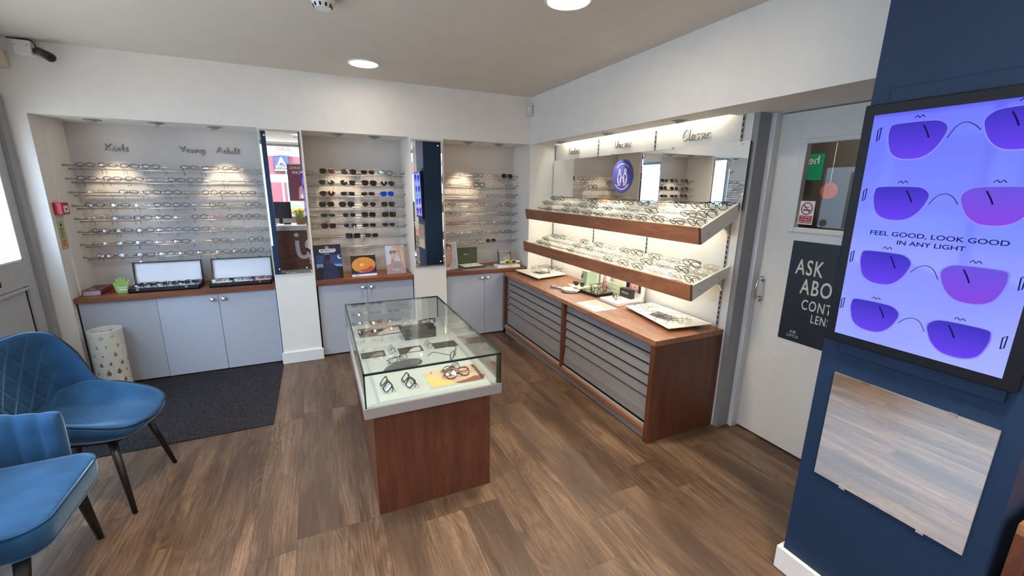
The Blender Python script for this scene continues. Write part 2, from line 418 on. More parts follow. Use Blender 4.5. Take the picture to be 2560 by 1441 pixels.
# inner white door with glazed panel
def inner_door():
    d = struct(bpy.data.objects.new('door_2', None)); COL.objects.link(d)
    X = .4582; y0, y1, z0, z1 = -2.545, -3.1, 1.386, 1.886
    mb = MB()
    for a in ((-2.395, y0, .012, 2.05), (y1, -3.262, .012, 2.05), (y0, y1, .012, z0), (y0, y1, z1, 2.05)): mb.box(X, X + .04, *a)
    mb.build('door_leaf', 'door_white', d)
    b = MB(); w = .027
    for a in ((y0 + .01, y0 - w, z0 - .012, z1 + .012), (y1 + w, y1 - .01, z0 - .012, z1 + .012), (y0 - w, y1 + w, z1 - w + .012, z1 + .012), (y0 - w, y1 + w, z0 - .012, z0 + w - .012)): b.box(X - .012, X + .03, *a)
    b.build('glazing_bead', 'door_white', d, bevel=.004)
    MB().quad((X + .01, y0, z0), (X + .01, y1, z0), (X + .01, y1, z1), (X + .01, y0, z1)).build('pane', 'door_glass', d)
    hb = MB().lathe([(.0, -.012), (.016, -.012), (.016, 0), (.0, 0)], (X, -2.4294, .9321), 16, 'x').lathe([(.0, -.012), (.016, -.012), (.016, 0), (.0, 0)], (X, -2.4294, 1.0632), 16, 'x')
    hb.build('handle_rose', 'chrome', d, smooth=False)
    MB().tube(curve2([(X - .012, -2.4294, .9321), (X - .04, -2.4294, .935), (X - .055, -2.4294, .97), (X - .055, -2.4294, 1.025), (X - .04, -2.4294, 1.06), (X - .012, -2.4294, 1.0632)]), .007, 10).build('handle', 'chrome', d, smooth=True)
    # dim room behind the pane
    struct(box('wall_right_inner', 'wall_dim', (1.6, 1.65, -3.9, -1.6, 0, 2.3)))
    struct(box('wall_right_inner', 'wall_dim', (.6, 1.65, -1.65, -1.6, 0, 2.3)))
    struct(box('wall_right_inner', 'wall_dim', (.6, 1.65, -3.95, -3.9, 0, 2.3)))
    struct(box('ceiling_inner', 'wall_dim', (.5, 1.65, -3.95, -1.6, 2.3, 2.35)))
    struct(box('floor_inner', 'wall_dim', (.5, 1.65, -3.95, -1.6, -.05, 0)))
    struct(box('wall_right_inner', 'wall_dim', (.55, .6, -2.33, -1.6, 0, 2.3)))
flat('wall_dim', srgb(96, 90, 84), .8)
inner_door()
def no_smoking():
    X = .4575
    s = thing('no_smoking_sign', 'small no smoking sign with a red base on the glass of the white door', 'sign', (X, -2.6, 1.42))
    f = Face((X, -2.582, 1.422), (0, -1, 0), (0, 0, 1), s)
    MB().box(X, X + .001, -2.582, -2.662, 1.422, 1.555).build('plate', 'paper_white', s, world=True)
    f.rect('red_band', 'sign_red', .005, .075, .006, .05)
    c = [(.04 + .029 * math.cos(i * PI / 14), .09 + .033 * math.sin(i * PI / 14)) for i in range(29)]
    f.rect('cigarette', 'ink_black', .02, .062, .078, .085); f.stroke('smoke', 'ink_black', [[(.025, .09), (.03, .1), (.045, .098), (.055, .105)]], .003)
    f.stroke('ring', 'sign_red', [c, [(.02, .114), (.06, .066)]], .006, k=2, smooth=False)
    f.text('sign_text', 'paper_white', 'No smoking\nor vaping on\nthese premises', .04, .029, size=.0145, width=.064, k=2)
flat('sign_red', srgb(176, 40, 48), .5); flat('ink_black', srgb(20, 20, 24), .6)
no_smoking()
flat('poster_navy', srgb(26, 27, 40), .5, var=.05); flat('cream_ink', srgb(214, 212, 194), .6)
def lens_poster():
    X = .456
    p = thing('contact_lens_poster', 'dark navy poster asking about contact lenses on the white door', 'poster', (X, -2.58, .72))
    MB().box(X, X + .0015, -2.579, -3.0, .72, 1.325).build('sheet', 'poster_navy', p, world=True)
    f = Face((X, -2.579, .72), (0, -1, 0), (0, 0, 1), p)
    f.text('headline', 'cream_ink', 'ASK', .115, .452, size=.125, sx=.62, bold=.012, space=1.15)
    f.text('headline', 'cream_ink', 'ABOUT', .226, .340, size=.125, sx=.62, bold=.012, space=1.15)
    f.text('headline', 'cream_ink', 'CONTACT', .246, .236, size=.085, sx=.62, bold=.008, space=1.15)
    f.text('headline', 'cream_ink', 'LENSES', .246, .164, size=.07, sx=.62, bold=.008, space=1.15)
    f.text('logo_text', 'cream_ink', 'AIR\nOPTIX', .085, .045, size=.026, sx=.9, space=1.1)
lens_poster()
# ------------------------------------------------------------------ cupboards under the recesses
def knob(parent, x, y, z):
    MB().lathe([(.0, 0), (.008, 0), (.007, -.012), (.016, -.018), (.018, -.026), (.014, -.031), (0, -.031)], (x, y, z), 16, 'y').build('knob', 'chrome', parent, smooth=True, world=True)
def cupboard(label, x0, x1, splits, knobs, filler=None):
    y = .0483; zt = .7024
    c = thing('cupboard', label, 'cupboard', ((x0 + x1) / 2, .2, 0), group='white cupboards under the display recesses')
    MB().box(x0 + .004, x1 - .004, y + .02, D - .002, .015, zt).build('body', 'cupboard_white', c, world=True)
    if filler is not None: MB().box(x0 + .012, filler - .001, y, y + .018, .015, zt - .002).build('filler_panel', 'filler_white', c, world=True, bevel=.001)
    e = [filler if filler is not None else x0 + .012] + splits + [x1 - .008]
    for i in range(len(e) - 1):
        d = MB().box(e[i] + .0015, e[i + 1] - .0015, y - .002, y + .016, .015, zt - .004).build('door', 'cupboard_white', c, world=True, bevel=.001)
        for k in knobs:
            if e[i] < k < e[i + 1]: knob(d, k, y - .002, .655)
    for a, b in ((x0 + .002, x0 + .012), (x1 - .008, x1 - .001)): MB().box(a, b, y + .004, y + .02, .0, zt).build('end_gap', 'dark_gap', c, world=True)
    return c
cupboard('wide white cupboard below the kids glasses, two doors and a blank end panel', -3.84, -2.493, [-2.9335], [-2.975, -2.895], -3.3526)
cupboard('white double cupboard below the sunglasses shelf, behind the glass case', -2.1703, -1.2704, [-1.725], [-1.765, -1.685])
cupboard('white double cupboard in the room corner below the green lens box', -.9434, -.262, [-.505], [-.54, -.47])
def counter(label, x0, x1, y0=.0239):
    o = MB().box(x0, x1, y0, D - .001, .7024, .7438).build('worktop', 'cherry_x', bevel=.0015)
    return tag(o, label, 'worktop', 'cherry wood tops of the recess cupboards')
counter('cherry wood top below the kids glasses, under two open display cases', -3.838, -2.494)
counter('cherry wood top below the sunglasses, carrying an eye photo calendar', -2.169, -1.2715)
counter('cherry wood top in the corner, carrying a green lens box and yellow goggles', -.942, -.002)

# ------------------------------------------------------------------ rod racks
def rack(label, x0, x1, sleeve):
    r = thing('rod_rack', label, 'display rack', ((x0 + x1) / 2, .33, 1.0), group='steel rod racks in the recesses')
    for i in range(8):
        z = 1.733 - .1017 * i
        for (y, zz, k) in ((.29, z, 0), (.365, z - .027, 1)):
            ro = MB().cyl((x0, y, zz), (x1, y, zz), .0042, 8).build('rod', 'steel_bright', r, smooth=True, world=True)
            for (a, b) in sleeve(x0, x1): MB().cyl((a, y, zz), (b, y, zz), .0068, 10).build('sleeve', 'silver_trim', ro, smooth=True, world=True)
    return r
rack('steel rod rack of eight levels under the kids and young adult lettering', -3.839, -2.494, lambda a, b: ((a, a + .075), (b - .06, b)))
rack('steel rod rack of sunglasses between the two tall mirrors', -2.1695, -1.2712, lambda a, b: ((a, a + .06), (b - .085, b)))
rack('steel rod rack in the corner recess with red tagged glasses', -.9425, -.001, lambda a, b: ((b - .07, b),))

# ------------------------------------------------------------------ tall mirrors on the columns
def wall_mirror(label, x0, x1, z0, z1):
    m = thing('wall_mirror', label, 'mirror', ((x0 + x1) / 2, 0, z0), group='tall mirrors on the columns')
    g = MB(); b = .012; ya, yb = -.0105, -.0135
    g.quad((x0 + b, yb, z0 + b), (x1 - b, yb, z0 + b), (x1 - b, yb, z1 - b), (x0 + b, yb, z1 - b))
    lo = [(x0, ya, z0), (x1, ya, z0), (x1, ya, z1), (x0, ya, z1)]; hi = [(x0 + b, yb, z0 + b), (x1 - b, yb, z0 + b), (x1 - b, yb, z1 - b), (x0 + b, yb, z1 - b)]
    for i in range(4): j = (i + 1) % 4; g.quad(lo[i], lo[j], hi[j], hi[i])
    g.build('mirror_glass', 'mirror', m, world=True)
    MB().box(x0, x1, -.0104, -.0005, z0, z1).build('backing', 'glass_edge', m, world=True)
    for x in (x0 + .04, x1 - .04):
        for z in (z0 + .045, z1 - .045): MB().lathe([(0, -.0138), (.009, -.0138), (.007, -.018), (0, -.0195)], (x, 0, z), 12, 'y').build('screw_cap', 'chrome', m, smooth=True, world=True)
wall_mirror('tall frameless mirror between the kids glasses and the sunglasses', -2.4842, -2.1885, .8406, 2.0465)
wall_mirror('tall frameless mirror between the sunglasses and the corner recess', -1.2574, -.9619, .8263, 2.0373)

# ------------------------------------------------------------------ lettering cut from metal
GL = {  # strokes on a unit cap height
 'K': (.62, [[(.12, 1), (.1, .5), (.05, 0)], [(.6, 1), (.3, .62), (.1, .45)], [(.12, .46), (.35, .25), (.62, -.02)]]),
 'i': (.24, [[(.08, .5), (.06, .15), (.12, 0), (.24, .1)], [(.12, .72), (.13, .74)]]),
 'd': (.52, [[(.4, .46), (.2, .5), (.05, .25), (.12, .02), (.3, .08), (.42, .4)], [(.52, 1.02), (.46, .5), (.42, .1), (.5, 0), (.58, .06)]]),
 's': (.36, [[(.32, .5), (.16, .5), (.14, .34), (.28, .2), (.2, .0), (.02, .02)]]),
 'Y': (.68, [[(.02, .98), (.12, .62), (.3, .5), (.48, .66)], [(.66, 1), (.46, .5), (.3, 0)]]),
 'o': (.44, [[(.22, .5), (.05, .35), (.08, .05), (.26, 0), (.38, .25), (.3, .46), (.2, .48)]]),
 'u': (.52, [[(.06, .5), (.05, .12), (.16, 0), (.32, .15), (.4, .48)], [(.4, .48), (.38, .1), (.48, 0), (.54, .06)]]),
 'n': (.5, [[(.08, .5), (.05, 0)], [(.06, .25), (.2, .48), (.32, .44), (.32, .12), (.4, 0), (.5, .06)]]),
 'g': (.46, [[(.36, .46), (.18, .5), (.05, .28), (.12, .05), (.28, .1), (.38, .42)], [(.38, .5), (.36, 0), (.26, -.38), (.1, -.4), (.06, -.24)]]),
 'A': (.68, [[(.02, 0), (.2, .5), (.4, 1.02), (.5, .5), (.6, 0)], [(.16, .38), (.36, .36), (.6, .42)]]),
 'l': (.24, [[(.14, 1.02), (.08, .5), (.07, .1), (.14, 0), (.24, .1)]]),
 't': (.36, [[(.18, .9), (.12, .4), (.12, .08), (.22, 0), (.34, .1)], [(.02, .58), (.36, .62)]]),
 'L': (.46, [[(.12, 1), (.06, .5), (.04, .02), (.2, .02), (.42, .08)]]),
 'a': (.48, [[(.36, .46), (.18, .5), (.05, .25), (.12, .02), (.28, .1), (.38, .44)], [(.4, .5), (.36, .1), (.44, 0), (.5, .06)]]),
 'e': (.4, [[(.06, .24), (.3, .3), (.3, .48), (.16, .5), (.05, .25), (.12, .02), (.38, .08)]]),
 'U': (.6, [[(.06, 1), (.04, .4), (.14, .02), (.34, .1), (.48, .5), (.56, 1)]]),
 'x': (.44, [[(.04, .5), (.2, .3), (.42, 0)], [(.42, .5), (.2, .25), (.02, 0)]]),
 'C': (.62, [[(.58, .84), (.42, 1), (.16, .78), (.05, .35), (.18, .02), (.42, .04), (.6, .2)]]),
 'c': (.38, [[(.34, .42), (.2, .5), (.05, .28), (.1, .04), (.34, .06)]]),
 ' ': (.62, []),
}
def lettering(word, label, o, R, U, width, height, r=.0042):
    w = sum(GL[c][0] + .05 for c in word) - .05; sx = width / w
    o, R, U = Vector(o), Vector(R), Vector(U); N = R.cross(U)
    t = thing('metal_lettering', label, 'lettering', o, group='metal script lettering above the displays')
    x = 0
    for c in word:
        mb = MB()
        for ln in GL[c][1]:
            q = curve2([(x + px, py) for px, py in ln], 5)
            mb.tube([o + R * (px * sx) + U * (py * height) + N * .009 for px, py in q], r, 8)
        if GL[c][1]: mb.build('letter', 'lettering_metal', t, smooth=True, world=True)
        x += GL[c][0] + .05
    # stand-off pins to the panel
    MB().cyl(o + R * (width * .3) + U * .02, o + R * (width * .3) + U * .02 + N * .009, .002, 6).build('pin', 'steel', t, world=True)
flat('lettering_metal', (.34, .33, .3, 1), .3, .9, var=.05)
lettering('Kids', 'metal script word for children on the grey recess wall by the door', (-3.611, D, 1.858), (1, 0, 0), (0, 0, 1), .15, .052)
lettering('Young', 'metal script word reading young, before the word adult', (-3.122, D, 1.868), (1, 0, 0), (0, 0, 1), .178, .048)
lettering('Adult', 'metal script word reading adult, beside the first tall mirror', (-2.862, D, 1.872), (1, 0, 0), (0, 0, 1), .178, .048)
lettering('Ladies', 'small metal script word for ladies above the tray displays', (D2, -.31, 1.953), (0, -1, 0), (0, 0, 1), .19, .06)
lettering('Unisex', 'metal script word for unisex in the middle above the tray displays', (D2, -1.05, 1.953), (0, -1, 0), (0, 0, 1), .21, .062)
lettering('Classic', 'metal script word for classic above the tray displays near the white door', (D2, -1.805, 1.945), (0, -1, 0), (0, 0, 1), .235, .072)

# ------------------------------------------------------------------ recess spots, strip lights, ceiling lamps
def spot(x, y, label, aim, power):
    s = thing('recessed_spot', label, 'spotlight', (x, y, ZB), group='small silver spots in the soffits')
    MB().lathe([(.054, 0), (.056, -.003), (.048, -.006), (.034, -.004), (.034, 0)], (x, y, ZB), 24, cap=False).build('rim', 'silver_trim', s, smooth=True, world=True)
    g = MB().lathe([(.0, .006), (.030, .006), (.030, -.006), (.027, -.012), (.024, -.013), (.022, -.010), (0, -.010)], (0, 0, 0), 20)
    rot = Euler((aim[0], aim[1], 0)).to_matrix()
    g.v = [rot @ v + Vector((x, y, ZB - .001)) for v in g.v]; h = g.build('lamp_head', 'silver_trim', s, smooth=True, world=True)
    q = MB().lathe([(0, -.0105), (.021, -.0105), (.0, -.012)], (0, 0, 0), 16); q.v = [rot @ v + Vector((x, y, ZB - .001)) for v in q.v]
    q.build('lens', 'lamp_spot' if power else 'silver_trim', h, world=True)
    if power:
        l = bpy.data.lights.new('spot_beam', 'SPOT'); l.energy = power * 3.2; l.color = (1, .80, .55); l.spot_size = math.radians(52); l.spot_blend = .7; l.shadow_soft_size = .02
        o = bpy.data.objects.new('spot_beam', l); COL.objects.link(o); o.location = (x, y, ZB - .04); o.rotation_euler = (aim[0], aim[1], 0)
SP = [(-3.557, .155, 'silver spot over the kids glasses nearest the entrance door', 2.2), (-3.17, .109, 'middle silver spot over the kids and young adult glasses', 0), (-2.807, .168, 'silver spot over the word adult', 2.6),
      (-1.882, .115, 'silver spot above the sunglasses, towards the first tall mirror', 2.6), (-1.558, .158, 'silver spot above the sunglasses, towards the second tall mirror', .8),
      (-.641, .149, 'silver spot over the corner recess, towards the second tall mirror', 3.0), (-.298, .163, 'silver spot over the corner recess, close to the room corner', .3)]
for x, y, l, p in SP: spot(x, y, l, (.42, 0), p)
spot(.144, -.384, 'soffit spot over the word for ladies', (0, -.3), 1.0)
spot(.144, -1.129, 'soffit spot over the word for unisex', (0, -.3), 3.0)
spot(.147, -1.899, 'soffit spot over the word for classic', (0, -.3), 3.0)
def strip(label, x, y0, y1, z, axis_tilt=0):
    s = thing('strip_light', label, 'strip light', (x, (y0 + y1) / 2, z), group='slim strip lights of the tray display')
    MB().box(x - .018, x + .018, y0, y1, z, z + .01).build('housing', 'gloss_white', s, world=True)
    MB().box(x - .012, x + .012, y0 + .01, y1 - .01, z - .006, z).build('tube', 'lamp_strip', s, world=True)
strip('slim strip light tucked under the soffit above the tray display', .258, -2.12, -.22, 2.14)

def ceiling_lamp(x, y, label, r=.1045, power=80):
    l = bpy.data.lights.new('downlight_beam', 'SPOT'); l.energy = power; l.color = (1, .84, .64); l.spot_size = math.radians(108); l.spot_blend = 1; l.shadow_soft_size = .09
    o = bpy.data.objects.new('downlight_beam', l); COL.objects.link(o); o.location = (x, y, ZC - .012)
    s = thing('ceiling_light', label, 'ceiling light', (x, y, ZC), group='round recessed ceiling lights')
    MB().lathe([(r + .016, 0), (r + .014, -.005), (r + .002, -.008), (r - .002, -.004)], (x, y, ZC), 48, cap=False).build('rim', 'gloss_white', s, smooth=True, world=True)
    MB().lathe([(0, -.003), (r, -.003), (r, -.0045), (0, -.0045)], (x, y, ZC), 48).build('diffuser', 'lamp_warm' if power < 50 else 'lamp_warm_bright', s, world=True)
ceiling_lamp(-1.686, -.479, 'round lit ceiling light over the back wall', power=38)
ceiling_lamp(-.882, -2.113, 'round lit ceiling light near the inner door, cut by the photo edge')
for x, y in ((-2.6, -2.6), (-2.3, -4.9), (-1.0, -4.0), (-3.2, -5.6), (-.8, -5.6)): ceiling_lamp(x, y, 'round lit ceiling light behind the viewer over the reception end')

# smoke detector, sensors, camera
def smoke():
    x, y = -1.992, -1.587
    s = thing('smoke_detector', 'white slotted smoke detector on the ceiling', 'smoke detector', (x, y, ZC))
    MB().lathe([(.0, 0), (.058, 0), (.06, -.012), (.052, -.022), (.0, -.022)], (x, y, ZC), 32).build('base', 'gloss_white', s, smooth=False, world=True)
    MB().lathe([(.0, -.022), (.05, -.022), (.044, -.034), (.038, -.05), (.0, -.053)], (x, y, ZC), 32).build('head', 'gloss_white', s, smooth=False, world=True)
    m = MB()
    for k in range(10):
        a = 2 * PI * k / 10
        c = Vector((x + .0425 * math.cos(a), y + .0425 * math.sin(a), ZC - .04)); t = Vector((-math.sin(a), math.cos(a), 0)) * .004; n = Vector((math.cos(a), math.sin(a), 0)) * .004; u = Vector((0, 0, .007))
        m.loft([[c - t - n - u, c + t - n - u, c + t - n + u, c - t - n + u], [c - t + n * .4 - u, c + t + n * .4 - u, c + t + n * 1.2 + u, c - t + n * 1.2 + u]])
    m.build('vent_slot', 'dark_gap', s, world=True)
smoke()
def pir():
    s = thing('motion_sensor', 'cream motion sensor box high in the room corner', 'sensor', (-.02, -.02, 2.33))
    R = Vector((.707, -.707, 0)); N = Vector((-.707, -.707, 0)); o = Vector((-.012, -.012, 2.335))
    MB().loft([[o + R * a + N * b for a, b in ((-.03, 0), (.03, 0), (.026, .035), (-.026, .035))], [o + Vector((0, 0, .11)) + R * a + N * b for a, b in ((-.03, 0), (.03, 0), (.026, .035), (-.026, .035))]]).build('housing', 'beige_plastic', s, world=True, bevel=.004)
    c = o + N * .034 + Vector((0, 0, .066))
    MB().ball(c, .022, .022, .022).build('lens_dome', 'gloss_white', s, smooth=True, world=True)
    MB().ball(o + N * .0352 + Vector((0, 0, .025)), .003).build('indicator', 'dark_gap', s, world=True)
pir()
def pir2():
    s = thing('motion_sensor', 'cream sensor box high over the recess beside the junction box', 'sensor', (-3.9, 0, 2.33))
    MB().box(-3.945, -3.864, -.05, 0, 2.33, 2.435).build('housing', 'beige_plastic', s, world=True, bevel=.006)
    MB().ball((-3.912, -.05, 2.385), .022).build('lens_dome', 'gloss_white', s, smooth=True, world=True)
pir2()
flat('cctv_dark', srgb(58, 54, 54), .35)
def cctv():
    s = thing('security_camera', 'dark bullet security camera on a white junction box by the ceiling', 'security camera', (-3.76, -.04, 2.45))
    b = MB().box(-3.802, -3.714, -.075, 0, 2.412, 2.50).build('junction_box', 'gloss_white', s, world=True, bevel=.006)
    for x in (-3.79, -3.732): MB().lathe([(0, -.0752), (.003, -.0752), (.0025, -.077), (0, -.077)], (x, 0, 2.468), 10, 'y').build('screw', 'dark_gap', b, world=True)
    a = Vector((-3.686, -.057, 2.445)); d = Vector((.107, -.092, -.063)).normalized()
    MB().tube([(-3.716, -.045, 2.445), (-3.70, -.05, 2.447), a], .014, 12).build('bracket', 'cctv_dark', s, smooth=True, world=True)
    MB().tube([a - d * .015, a, a + d * .075, a + d * .115, a + d * .116], [.018, .024, .027, .028, .024], 20).build('barrel', 'cctv_dark', s, smooth=True, world=True)
    q = a + d * .1175
    MB().tube([q - d * .004, q + d * .001], [.02, .018], 16).build('lens', 'black_plastic', s, world=True)
    MB().tube(curve2([(-3.84, -.035, 2.512), (-3.78, -.05, 2.508), (-3.72, -.06, 2.504), (-3.700, -.06, 2.485), (-3.697, -.055, 2.46), (-3.69, -.055, 2.45)]), .0035, 6).build('cable', 'black_plastic', s, smooth=True, world=True)
cctv()
def fire_point():
    s = thing('fire_call_point', 'red fire alarm call point on the recess side wall', 'fire alarm', (-3.83, .12, 1.36))
    y0, y1, z0, z1 = .045, .145, 1.372, 1.458
    MB().box(-3.84, -3.79, y0, y1, z0, z1).build('housing', 'red_plastic', s, world=True, bevel=.004)
    MB().box(-3.79, -3.7885, y0 + .018, y1 - .018, z0 + .015, z1 - .022).build('press_plate', 'paper_white', s, world=True)
    MB().box(-3.7885, -3.788, y0 + .04, y1 - .04, z0 + .03, z1 - .04).build('target_mark', 'ink_black', s, world=True)
fire_point()
flat('notice_orange', srgb(222, 176, 120), .5); flat('notice_blue', srgb(44, 70, 120), .5)
def notice():
    s = thing('fire_notice', 'pale green fire action notice below the red call point', 'notice', (-3.838, .1, 1.12))
    MB().box(-3.84, -3.8385, .044, .138, 1.115, 1.325).build('sheet', 'green_notice', s, world=True)
    f = Face((-3.8385, .044, 1.115), (0, 1, 0), (0, 0, 1), s)
    f.rect('lower_panel', 'notice_orange', .006, .088, .012, .075)
    f.stroke('border', 'ink_black', [[(.004, .004), (.09, .004), (.09, .206), (.004, .206), (.004, .004)]], .002, smooth=False)
    f.disc('pictogram', 'notice_blue', .047, .18, .014)
    f.stroke('print_line', 'ink_black', [[(.02, z), (.02 + w, z)] for z, w in ((.155, .05), (.145, .055), (.133, .04), (.122, .054), (.11, .05), (.1, .036), (.088, .05))], .004, k=2, smooth=False)
    f.stroke('print_line', 'sign_red', [[(.02, z), (.02 + w, z)] for z, w in ((.064, .05), (.052, .044), (.04, .05), (.028, .04))], .004, k=2, smooth=False)
notice()

# ------------------------------------------------------------------ tray display on the right wall
flat('tray_white', srgb(232, 229, 216), .35, var=.015)
def tray(label, fx, zt, fbx, zb, bx, bz, bz2, rows):
    y0, y1 = -.004, -2.3265
    t = thing('display_tray', label, 'display tray', (.1, -1.17, zb), group='two sloping wooden fronted spectacle trays')
    # front board leans outwards at the top
    MB().loft([[(fx, y, zt), (fx + .02, y, zt + .002), (fbx + .022, y, zb), (fbx, y, zb)] for y in (y0, y1)]).build('front_board', 'cherry', t, world=True, bevel=.001)
    sx, sz = fbx + .02, zb + .035
    ex, ez = .270, bz - .03
    MB().loft([[(sx, y, sz - .012), (sx, y, sz), (ex, y, ez), (ex, y, ez - .012)] for y in (y0, y1 + .018)]).build('board', 'tray_white', t, world=True)
    n = Vector((-(ez - sz), 0, ex - sx)).normalized()
    for (rx) in rows:
        f = (rx + .016 - sx) / (ex - sx); c = Vector((sx, 0, sz)).lerp(Vector((ex, 0, ez)), f) + n * .003
        MB().cyl((c.x, y0, c.z), (c.x, y1 + .018, c.z), .010, 12).build('ridge', 'tray_white', t, smooth=True, world=True)
    # side panel with its angled foot
    yy0, yy1 = y1 + .018, y1
    MB().loft([[(fx + .018, y, zt - .006), (bx, y, bz), (bx, y, bz2), (fbx + .022, y, zb)] for y in (yy0, yy1)]).build('side_panel', 'tray_white', t, world=True, bevel=.001)
    MB().loft([[(fx + .018, y, zt - .006), (bx, y, bz), (bx, y, bz2), (fbx + .022, y, zb)] for y in (y0, y0 - .012)]).build('side_panel', 'tray_white', t, world=True)
    for f in (.22, .72):
        p = Vector((fbx, y1, (zt + zb) / 2 - .02)).lerp(Vector((bx, y1, (bz + bz2) / 2)), f)
        MB().lathe([(0, -.004), (.006, -.003), (.007, 0), (0, 0)], p, 10, 'y').build('screw', 'steel', t, world=True)
    for y in (-.8019, -1.5301, -2.267):
        MB().loft([[(D2 - .004, q, bz2 - .12), (D2 - .004, q, bz2 - .02), (D2 - .09, q, bz2 - .05), (D2 - .03, q, bz2 - .08)] for q in (y - .006, y + .006)]).build('bracket', 'steel', t, world=True)
    return n, sx, sz, ex, ez
UP = tray('upper spectacle tray with a wooden front, below the long mirror', -.052, 1.388, -.033, 1.287, .272, 1.532, 1.436, (.25, .172, .092, .02))
LO = tray('lower spectacle tray with a wooden front, above the long counter', -.066, 1.040, -.054, .936, .272, 1.139, 1.08, (.227, .153, .078, .005))
strip('slim strip light under the back of the upper spectacle tray', .165, -2.2, -.08, 1.400)
strip('slim strip light under the back of the lower spectacle tray', .165, -2.05, -.12, 1.030)

# long mirror above the upper tray with its round sticker
def long_mirror():
    m = thing('long_mirror', 'long frameless mirror on the panelled wall behind the upper tray', 'mirror', (.28, -1.18, 1.49))
    y0, y1, z0, z1 = -.0325, -2.3438, 1.49, 1.9001
    MB().quad((.2750, y0, z0), (.2750, y1, z0), (.2750, y1, z1), (.2750, y0, z1)).build('mirror_glass', 'mirror', m, world=True)
    MB().box(.2752, .285, y1, y0, z0, z1).build('backing', 'glass_edge', m, world=True)
    for y, z in ((y1 + .05, z1 - .02), (y0 - .45, z1), (y0 - 1.0, z1), (y0 - 1.7, z1)):
        MB().box(.271, .29, y - .008, y + .008, z - .006, z + .008).build('mirror_clip', 'steel', m, world=True)
long_mirror()
flat('sticker_blue', srgb(56, 62, 132), .5); flat('print_white', srgb(232, 232, 240), .5)
def round_sticker():
    c = (.2745, -1.19, 1.717)
    s = thing('round_sticker', 'round blue sticker of two figures shaking hands on the long mirror', 'sticker', c)
    MB().lathe([(0, -.0006), (.14, -.0006), (.14, .0003), (0, .0003)], c, 48, 'x').build('disc', 'sticker_blue', s, world=True)
    f = Face((.2739, -1.19, 1.717), (0, -1, 0), (0, 0, 1), s)
    L = []
    for x in (-.037, .037):
        m = -1 if x < 0 else 1
        L += [[(x + .011 * math.cos(a * PI / 8), .042 + .016 * math.sin(a * PI / 8)) for a in range(17)],
              [(x - .02, -.05), (x - .021, -.01), (x - .017, .012), (x, .019), (x + .017, .012), (x + .021, -.01), (x + .02, -.05)],
              [(x - .015, -.018), (x - .014, -.05), (x - .013, -.079)], [(x, -.045), (x, -.062), (x, -.08)], [(x + .015, -.018), (x + .014, -.05), (x + .013, -.079)]]
    L += [[(-.02, -.006), (-.008, -.012), (0, -.009), (.008, -.012), (.02, -.006)]]
    f.stroke('figure', 'print_white', L, .0042, k=1)
    for body, r, a0, a1, sz in (('Please keep a safe distance', .102, 2.36, .78, .018), ("Let's all stay safe together", -.108, -2.44, -.7, .018)):
        n = len(body)
        for i, ch in enumerate(body):
            if ch == ' ': continue
            a = a0 + (a1 - a0) * i / (n - 1)
            g = Face(f.p(abs(r) * math.cos(a), abs(r) * math.sin(a)), f.R * math.sin(a) * (1 if r > 0 else -1) - f.U * math.cos(a) * (1 if r > 0 else -1), f.R * math.cos(a) * (1 if r > 0 else -1) + f.U * math.sin(a) * (1 if r > 0 else -1), s)
            g.stroke('print_mark', 'print_white', [[(-.0045, 0), (.0045, 0)]], .006, smooth=False)
round_sticker()

# ------------------------------------------------------------------ long counter cabinet under the trays
def long_cabinet():
    x0, x1, y0, y1, zt, t = -.295, D2 - .001, -.0005, -2.3206, .7051, .034
    c = thing('counter_cabinet', 'long cherry wood counter cabinet with grey slatted drawers under the trays', 'cabinet', (0, -1.16, 0))
    MB().box(x0, x1, y1, y0, zt - t, zt).build('top', 'cherry', c, world=True, bevel=.001)
    MB().box(x0, x1, y1, y1 + t, 0, zt - t).build('end_panel', 'cherry_z', c, world=True)
    MB().box(x0, x1, y0 - t, y0, .068, zt - t).build('end_panel', 'cherry_z', c, world=True)
    MB().box(x0 + .002, x1, y1 + t, y0 - t, .068, .1).build('bottom_rail', 'cherry', c, world=True)
    MB().box(x0 + .002, x1, -1.257, -1.223, .1, zt - t).build('divider', 'cherry_z', c, world=True)
    MB().box(-.2653, -.25, y1 + t, y0, 0, .068).build('plinth', 'silver_trim', c, world=True)
    MB().box(-.246, -.236, y1 + t, y0 - t, .1, zt - t).build('gap_shade_sheet', 'dark_gap', c, world=True)  # dark sheet close behind the drawers, gives their gaps a painted shade
    for a, b in ((y1 + t + .001, -1.258), (-1.222, y0 - t - .001)): MB().box(x0 + .008, x0 + .03, a, b, .1, .112).build('sliding_track', 'silver_trim', c, world=True)
    for (a, b) in ((y1 + t + .004, -1.258), (-1.222, y0 - t - .05)):
        zs = [.664, .596, .522, .448, .373, .294]
        for i in range(5):
            zz1, zz0 = zs[i] - .008, zs[i + 1] + .007
            MB().loft([[(x0 + .036, y, zz1), (x0 + .028, y, zz0), (x0 + .042, y, zz0), (x0 + .048, y, zz1)] for y in (a, b)]).build('drawer', 'slat_grey', c, world=True, bevel=.002)
        MB().loft([[(x0 + .036, y, .289), (x0 + .027, y, .215), (x0 + .024, y, .2), (x0 + .02, y, .135), (x0 + .04, y, .118), (x0 + .048, y, .289)] for y in (a, b)]).build('drawer', 'slat_grey', c, world=True, bevel=.002)
    # shelf pins beside the slats at the corner end
    p = MB().box(x0 + .034, x0 + .05, y0 - t - .046, y0 - t - .001, .118, .668).build('side_lining', 'slat_grey', c, world=True)
    for z in (.6, .54, .475, .41, .35, .29): MB().box(x0 + .026, x0 + .034, y0 - t - .034, y0 - t - .004, z - .003, z + .003).build('shelf_pin', 'dark_gap', c, world=True)
long_cabinet()

